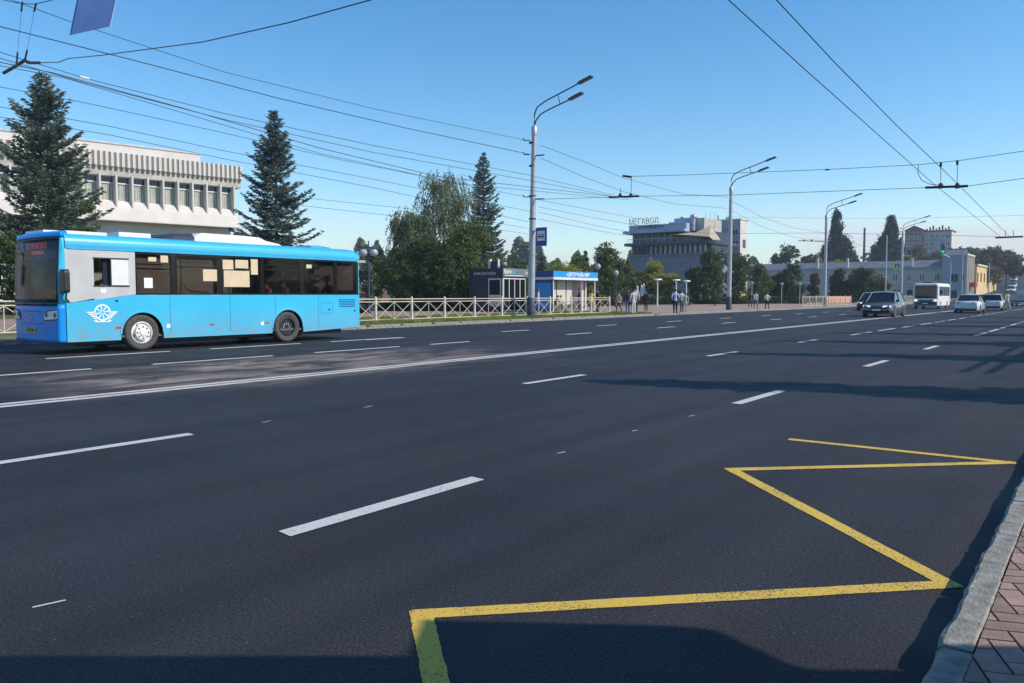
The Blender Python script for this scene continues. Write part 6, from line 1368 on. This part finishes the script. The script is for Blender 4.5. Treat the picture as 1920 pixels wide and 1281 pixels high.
# ================================================================== OVERHEAD WIRES
def cable(label, pts, r=.012, cat='wire', nm='overhead_wire', mt='cable', sag=0, group='overhead wires'):
    P = []
    for i in range(len(pts)-1):
        a, c = Vector(pts[i]), Vector(pts[i+1]); n = 10
        sg_ = sag[i] if isinstance(sag, (list, tuple)) else sag
        for k in range(n+(i == len(pts)-2)): f = k/n; P.append(a*(1-f)+c*f-Vector((0, 0, 4*sg_*f*(1-f))))
    o = MB().tube(P, r*.82, 5).build(nm, mt); return tag(o, label, cat, group)
XP = -26.6
def L(X, *q): return [onX(u, v, X) for u, v in q]
cable('thick cable sloping from the top left corner to the tall lamp pole', L(XP, (-60, 35), (250, 113), (520, 184), (760, 240), (995, 290)), .02)
cable('cable starting by the hanging plate and meeting the tall lamp pole near its top', L(XP, (-60, -30), (130, 40), (420, 135), (700, 204), (995, 265)), .014)
cable('upper of the close pair of contact wires running left of the tall pole', L(-22.5, (-60, 80), (160, 147), (420, 213), (700, 273), (990, 328), (1150, 366)), .013, mt='cable_green', group='contact wires')
cable('lower of the close pair of contact wires running left of the tall pole', L(-22.0, (-60, 92), (160, 156), (420, 224), (700, 286), (990, 338), (1146, 368)), .013, mt='cable_green', group='contact wires')
cable('contact wire pair strand crossing behind the first spruce tip', L(-21.3, (-60, 105), (100, 137), (350, 205), (600, 278), (820, 331), (1180, 372)), .015, mt='cable_green', group='contact wires')
cable('wire passing just under the close pair, tangent to the right spruce', L(-21.0, (-60, 112), (120, 146), (330, 208), (600, 288), (860, 345), (1180, 375)), .011, mt='cable_green', group='contact wires')
cable('wire grazing the hall roof line at the left', L(XP, (-60, 152), (160, 193), (400, 245), (640, 300), (1000, 372)), .012)
cable('low wire across the hall attic', L(XP, (-60, 190), (200, 236), (430, 285), (700, 336), (1000, 398)), .012)
cable('lowest wire in front of the hall cornice', L(XP, (-60, 210), (200, 252), (430, 300), (700, 352), (1000, 418)), .012)
cable('faint wire touching the right spruce at mid height', L(XP-.3, (560, 370), (800, 395), (1000, 430)), .01)
cable('faint wire just under the mid height one', L(XP-.4, (560, 385), (800, 412), (1000, 440)), .01)
# pole to pole on the right
cable('upper heavy wire from the tall pole to the second pole', L(XP, (1012, 272), (1100, 305), (1170, 334), (1280, 364), (1364, 370)), .016)
cable('second heavy wire from the tall pole to the second pole', L(XP, (1012, 296), (1100, 334), (1170, 360), (1260, 382), (1364, 391)), .016)
cable('third wire between the first two poles', L(XP, (1010, 375), (1120, 396), (1250, 420), (1364, 428)), .012); cable('fourth wire between the first two poles', L(XP, (1010, 388), (1120, 410), (1250, 432), (1364, 440)), .012)
cable('fifth wire between the first two poles', L(XP, (1010, 398), (1120, 424), (1250, 448), (1364, 455)), .012); cable('sixth wire between the first two poles', L(XP, (1010, 411), (1150, 438), (1364, 468)), .012)
cable('wire from the second pole to the third, upper', L(XP, (1374, 378), (1430, 408), (1490, 428), (1546, 437)), .015); cable('wire from the second pole to the third, lower', L(XP, (1374, 396), (1430, 426), (1490, 446), (1546, 452)), .015)
cable('wire from the third pole to the fourth', L(XP, (1550, 440), (1620, 462), (1692, 470)), .015)
# trolley contact wires on the near carriageway
XA, XB = -5.0, -4.35
ta = L(XA, (1330, -33), (1500, 122), (1620, 229), (1755, 349)); tb_ = L(XA, (1755, 349), (1820, 400), (1876, 444)); 
cable('left contact wire of the near carriageway, top right of the picture', ta+tb_[1:], .012, mt='cable_green', group='contact wires of the near carriageway')
ta2 = L(XB, (1430, -28), (1560, 112), (1680, 234), (1797, 346)); tb2 = L(XB, (1797, 346), (1850, 400), (1893, 444))
cable('right contact wire of the near carriageway, top right of the picture', ta2+tb2[1:], .012, mt='cable_green', group='contact wires of the near carriageway')
def span(label, Y, pts, r=.012): return cable(label, [onY(u, v, Y) for u, v in pts], r, group='span wires across the road')
Y1 = ta[-1][1]
span('upper span wire crossing from the left insulator to the right edge', Y1, [(1180, 331), (1290, 328), (1550, 318), (1722, 309), (1800, 301), (1990, 273)])
span('lower span wire carrying both sets of insulators', Y1, [(1010, 374), (1140, 370), (1200, 368), (1370, 366), (1735, 352), (1815, 349), (1990, 325)])
def insul(u, v, u2, v2, Y, label):
    t = thing('wire_hanger', label, 'insulator', (0, 0, 0), 0, 'trolley wire hangers'); a = onY(u, v, Y); c = onY(u2, v2, Y)
    MB().tube([a, c], .045).build('insulator_bar', 'black', t); return t, a, c
t, a, c = insul(1142, 370, 1198, 368, Y1, 'insulated hanger bar left of the second lamp pole')
for u in (1163, 1183): MB().tube([onY(u, 369, Y1), onY(u+1, 332 if u > 1170 else 352, Y1)], .012).build('hanger_rod', 'dark_steel', t); MB().lathe([(.07, -.08), (.09, 0), (.05, .1)], onY(u, 367, Y1), 8).build('clamp', 'black', t)
MB().tube([onY(1168, 330, Y1), onY(1184, 332, Y1)], .05).build('insulator_bar', 'black', t)
t, a, c = insul(1735, 352, 1815, 349, Y1, 'insulated hanger bar at the right under two vertical rods')
for u, v in ((1764, 306), (1795, 302)): MB().tube([onY(u, 350, Y1), onY(u, v, Y1)], .01).build('hanger_rod', 'dark_steel', t); MB().lathe([(.07, -.08), (.09, 0), (.05, .1)], onY(u, 349, Y1), 8).build('clamp', 'black', t); MB().lathe([(.03, -.08), (.045, 0), (.03, .08)], onY(u, v+3, Y1), 8).build('rod_clamp', 'black', t)
MB().tube([onY(u, v, Y1) for u, v in ((1722, 310), (1721, 325), (1728, 338), (1742, 345), (1764, 348))], .012).build('jumper_loop', 'black', t)
MB().tube([onY(1548, 318.5, Y1), onY(1555, 318.2, Y1)], .03).build('tension_insulator', 'black', t)
Y2 = tb_[-1][1]
span('far thin span wire before the fourth pole', Y2, [(1380, 438), (1550, 437), (1880, 444), (1990, 440)], .012)
t, a, c = insul(1866, 446, 1918, 444, Y2, 'farthest insulated hanger bar at the right edge')
for u in (1885, 1900): MB().tube([onY(u, 445, Y2), onY(u, 432, Y2)], .015).build('hanger_rod', 'dark_steel', t)
t, a, c = insul(1497, 451.5, 1548, 453, 96, 'insulated bar touching the third lamp pole')
for u in (1508, 1522): MB().lathe([(.09, -.1), (.12, 0), (.06, .12)], onY(u, 451, 96), 8).build('clamp', 'black', t)
span('thin span wire level with the second pole lamps far behind', 96, [(1370, 407), (1600, 410), (1720, 409), (1920, 404)], .012)
# left crossing wires and twin clamps
YL = onX(45, 116, -21.3)[1]
span('jumper wire curving up to the right from the left clamp', YL, [(70, 118), (110, 117), (128, 110), (150, 108), (190, 104), (380, 79), (540, 43), (760, -18)], .012)
t = thing('wire_hanger', 'dark angled clamp bar with twin rods at the top left', 'insulator', (0, 0, 0), 0, 'trolley wire hangers')
MB().tube([onY(7, 137, YL), onY(28, 125, YL), onY(47, 113, YL)], .04).build('insulator_bar', 'black', t); MB().tube([onY(47, 113, YL), onY(52, 118, YL), onY(74, 118, YL)], .035).build('insulator_bar', 'black', t)
for u0, v0, u1, v1 in ((31, 122, 33, 98), (47, 112, 51, 94), (40, 22, 42, 3), (64, 22, 68, 6)): MB().tube([onY(u0, v0, YL), onY(u1, v1, YL)], .022).build('hanger_rod', 'black', t)
for u0, v0, u1, v1 in ((33, 98, 40, 22), (51, 94, 64, 22)): MB().tube([onY(u0, v0, YL), onY(u1, v1, YL)], .004).build('hanger_wire', 'cable', t)
span('top left span wire dipping between the twin rods', YL, [(-40, -12), (10, 1), (40, 7), (66, 8), (110, -3), (150, -14)], .012)
t = tag(MB().tube(L(-21.3, (150, 144), (158, 146), (167, 148)), .03).build('wire_joint', 'white'), 'white joint sleeve on the contact wire right of the left spruce tip', 'wire joint')
# unseen cables added above the near pavement for the shadow along the road
for k, X in enumerate((5.1, 5.5)): cable('unseen cable added for its shadow on the road, %s of the two' % ('inner' if k == 0 else 'outer'), [(X, 19.6, 6.1), (X, 45, 6.15), (X, 90, 6.1)], .07, group='unseen cables added for their road shadow', sag=.1)
# hanging blue plate at the top left
t = thing('hanging_sign', 'dark blue plate with pale edge hanging into the top left of the picture', 'sign', (0, 0, 0)); D = 11
c4 = [Vector(atd(u, v, D+dd)) for u, v, dd in ((147, -14, 0), (130.5, 66, 0), (203, 50, .35), (218, -14, .35))]; nrm = (c4[2]-c4[1]).cross(c4[0]-c4[1]).normalized()*.05
a = MB(); a.add([tuple(p) for p in c4]+[tuple(p+nrm) for p in c4], [(0, 1, 2, 3), (7, 6, 5, 4), (0, 4, 5, 1), (1, 5, 6, 2), (2, 6, 7, 3), (3, 7, 4, 0)]); a.build('plate', 'sign_navy' if 0 else mat('back of blue plate', (.03, .10, .30), .5), t)
e0, e1 = c4[2], c4[3]; MB().tube([tuple(e0+Vector((.012, 0, 0))), tuple(e1+Vector((.012, 0, 0)))], .022, 5).build('rim', 'white', t)
tp0, tp1 = c4[0], c4[3]; MB().tube([tuple(tp0), tuple(tp0+Vector((0, 0, .6)))], .01).tube([tuple(tp1), tuple(tp1+Vector((0, 0, .6)))], .01).build('hanger_strap', 'steel', t)

# ================================================================== unseen canopy, added and outlined to cast the shade at the bottom edge
Rv = Vector((math.cos(YAW), math.sin(YAW), 0)); Fv = Vector((-math.sin(YAW), math.cos(YAW), 0))
can = thing('shade_canopy', 'unseen flat canopy added beside the camera to shade the foreground', 'canopy', (0, 0, .12), YAW)
hC = 2.6; K = hC/math.tan(SUN_EL); sh_r = (.9355*Rv.x+.3528*Rv.y)*K; sh_f = (.9355*Fv.x+.3528*Fv.y)*K
def gr(u, v): g = G(u, v); p = Vector((*g, 0)); return p.dot(Rv)+sh_r, p.dot(Fv)+sh_f
e_l = gr(100, 1236); e_m = gr(820, 1236); e_r = gr(1700, 1266)
b1, b2, b3, b4 = gr(822, 1168), gr(1290, 1178), gr(1490, 1252), gr(1560, 1262)
a = MB(); pts = [(e_l[0]-1.0, e_l[1]), (b1[0], e_m[1]), (b1[0]+.02, b1[1]), (b2[0], b2[1]), (b2[0]+.12, b2[1]-.02), (b3[0], b3[1]+.02), (b4[0], b4[1]), (e_r[0]+1.5, e_r[1]), (e_r[0]+1.5, -2.2), (e_l[0]-1.0, -2.2)]
a.prism(pts, hC-.12, hC-.04, 'z'); a.build('roof', 'dark_steel', can)
for x_, y_ in ((e_r[0]+1.3, -.4), (e_r[0]+1.3, -2.0), (e_l[0]+.6, -2.0)): MB().tube([(x_, y_, 0), (x_, y_, hC-.12)], .05).build('post', 'steel', can)
print('OBJ', len(bpy.data.objects), 'tris~', sum(len(m.polygons) for m in bpy.data.meshes))

# ================================================================== air
hz = MB().box(-1600, 1600, -420, 1560, -1.2, 62); m_, t_, p_ = new_mat('air'); t_.nodes.remove(p_)
pv_ = t_.nodes.new('ShaderNodeVolumePrincipled'); pv_.inputs['Color'].default_value = (.80, .88, 1, 1); pv_.inputs['Density'].default_value = .00042; pv_.inputs['Anisotropy'].default_value = .3
t_.links.new(pv_.outputs[0], t_.nodes['Material Output'].inputs['Volume'])
tag(hz.build('haze', m_), kind='stuff')
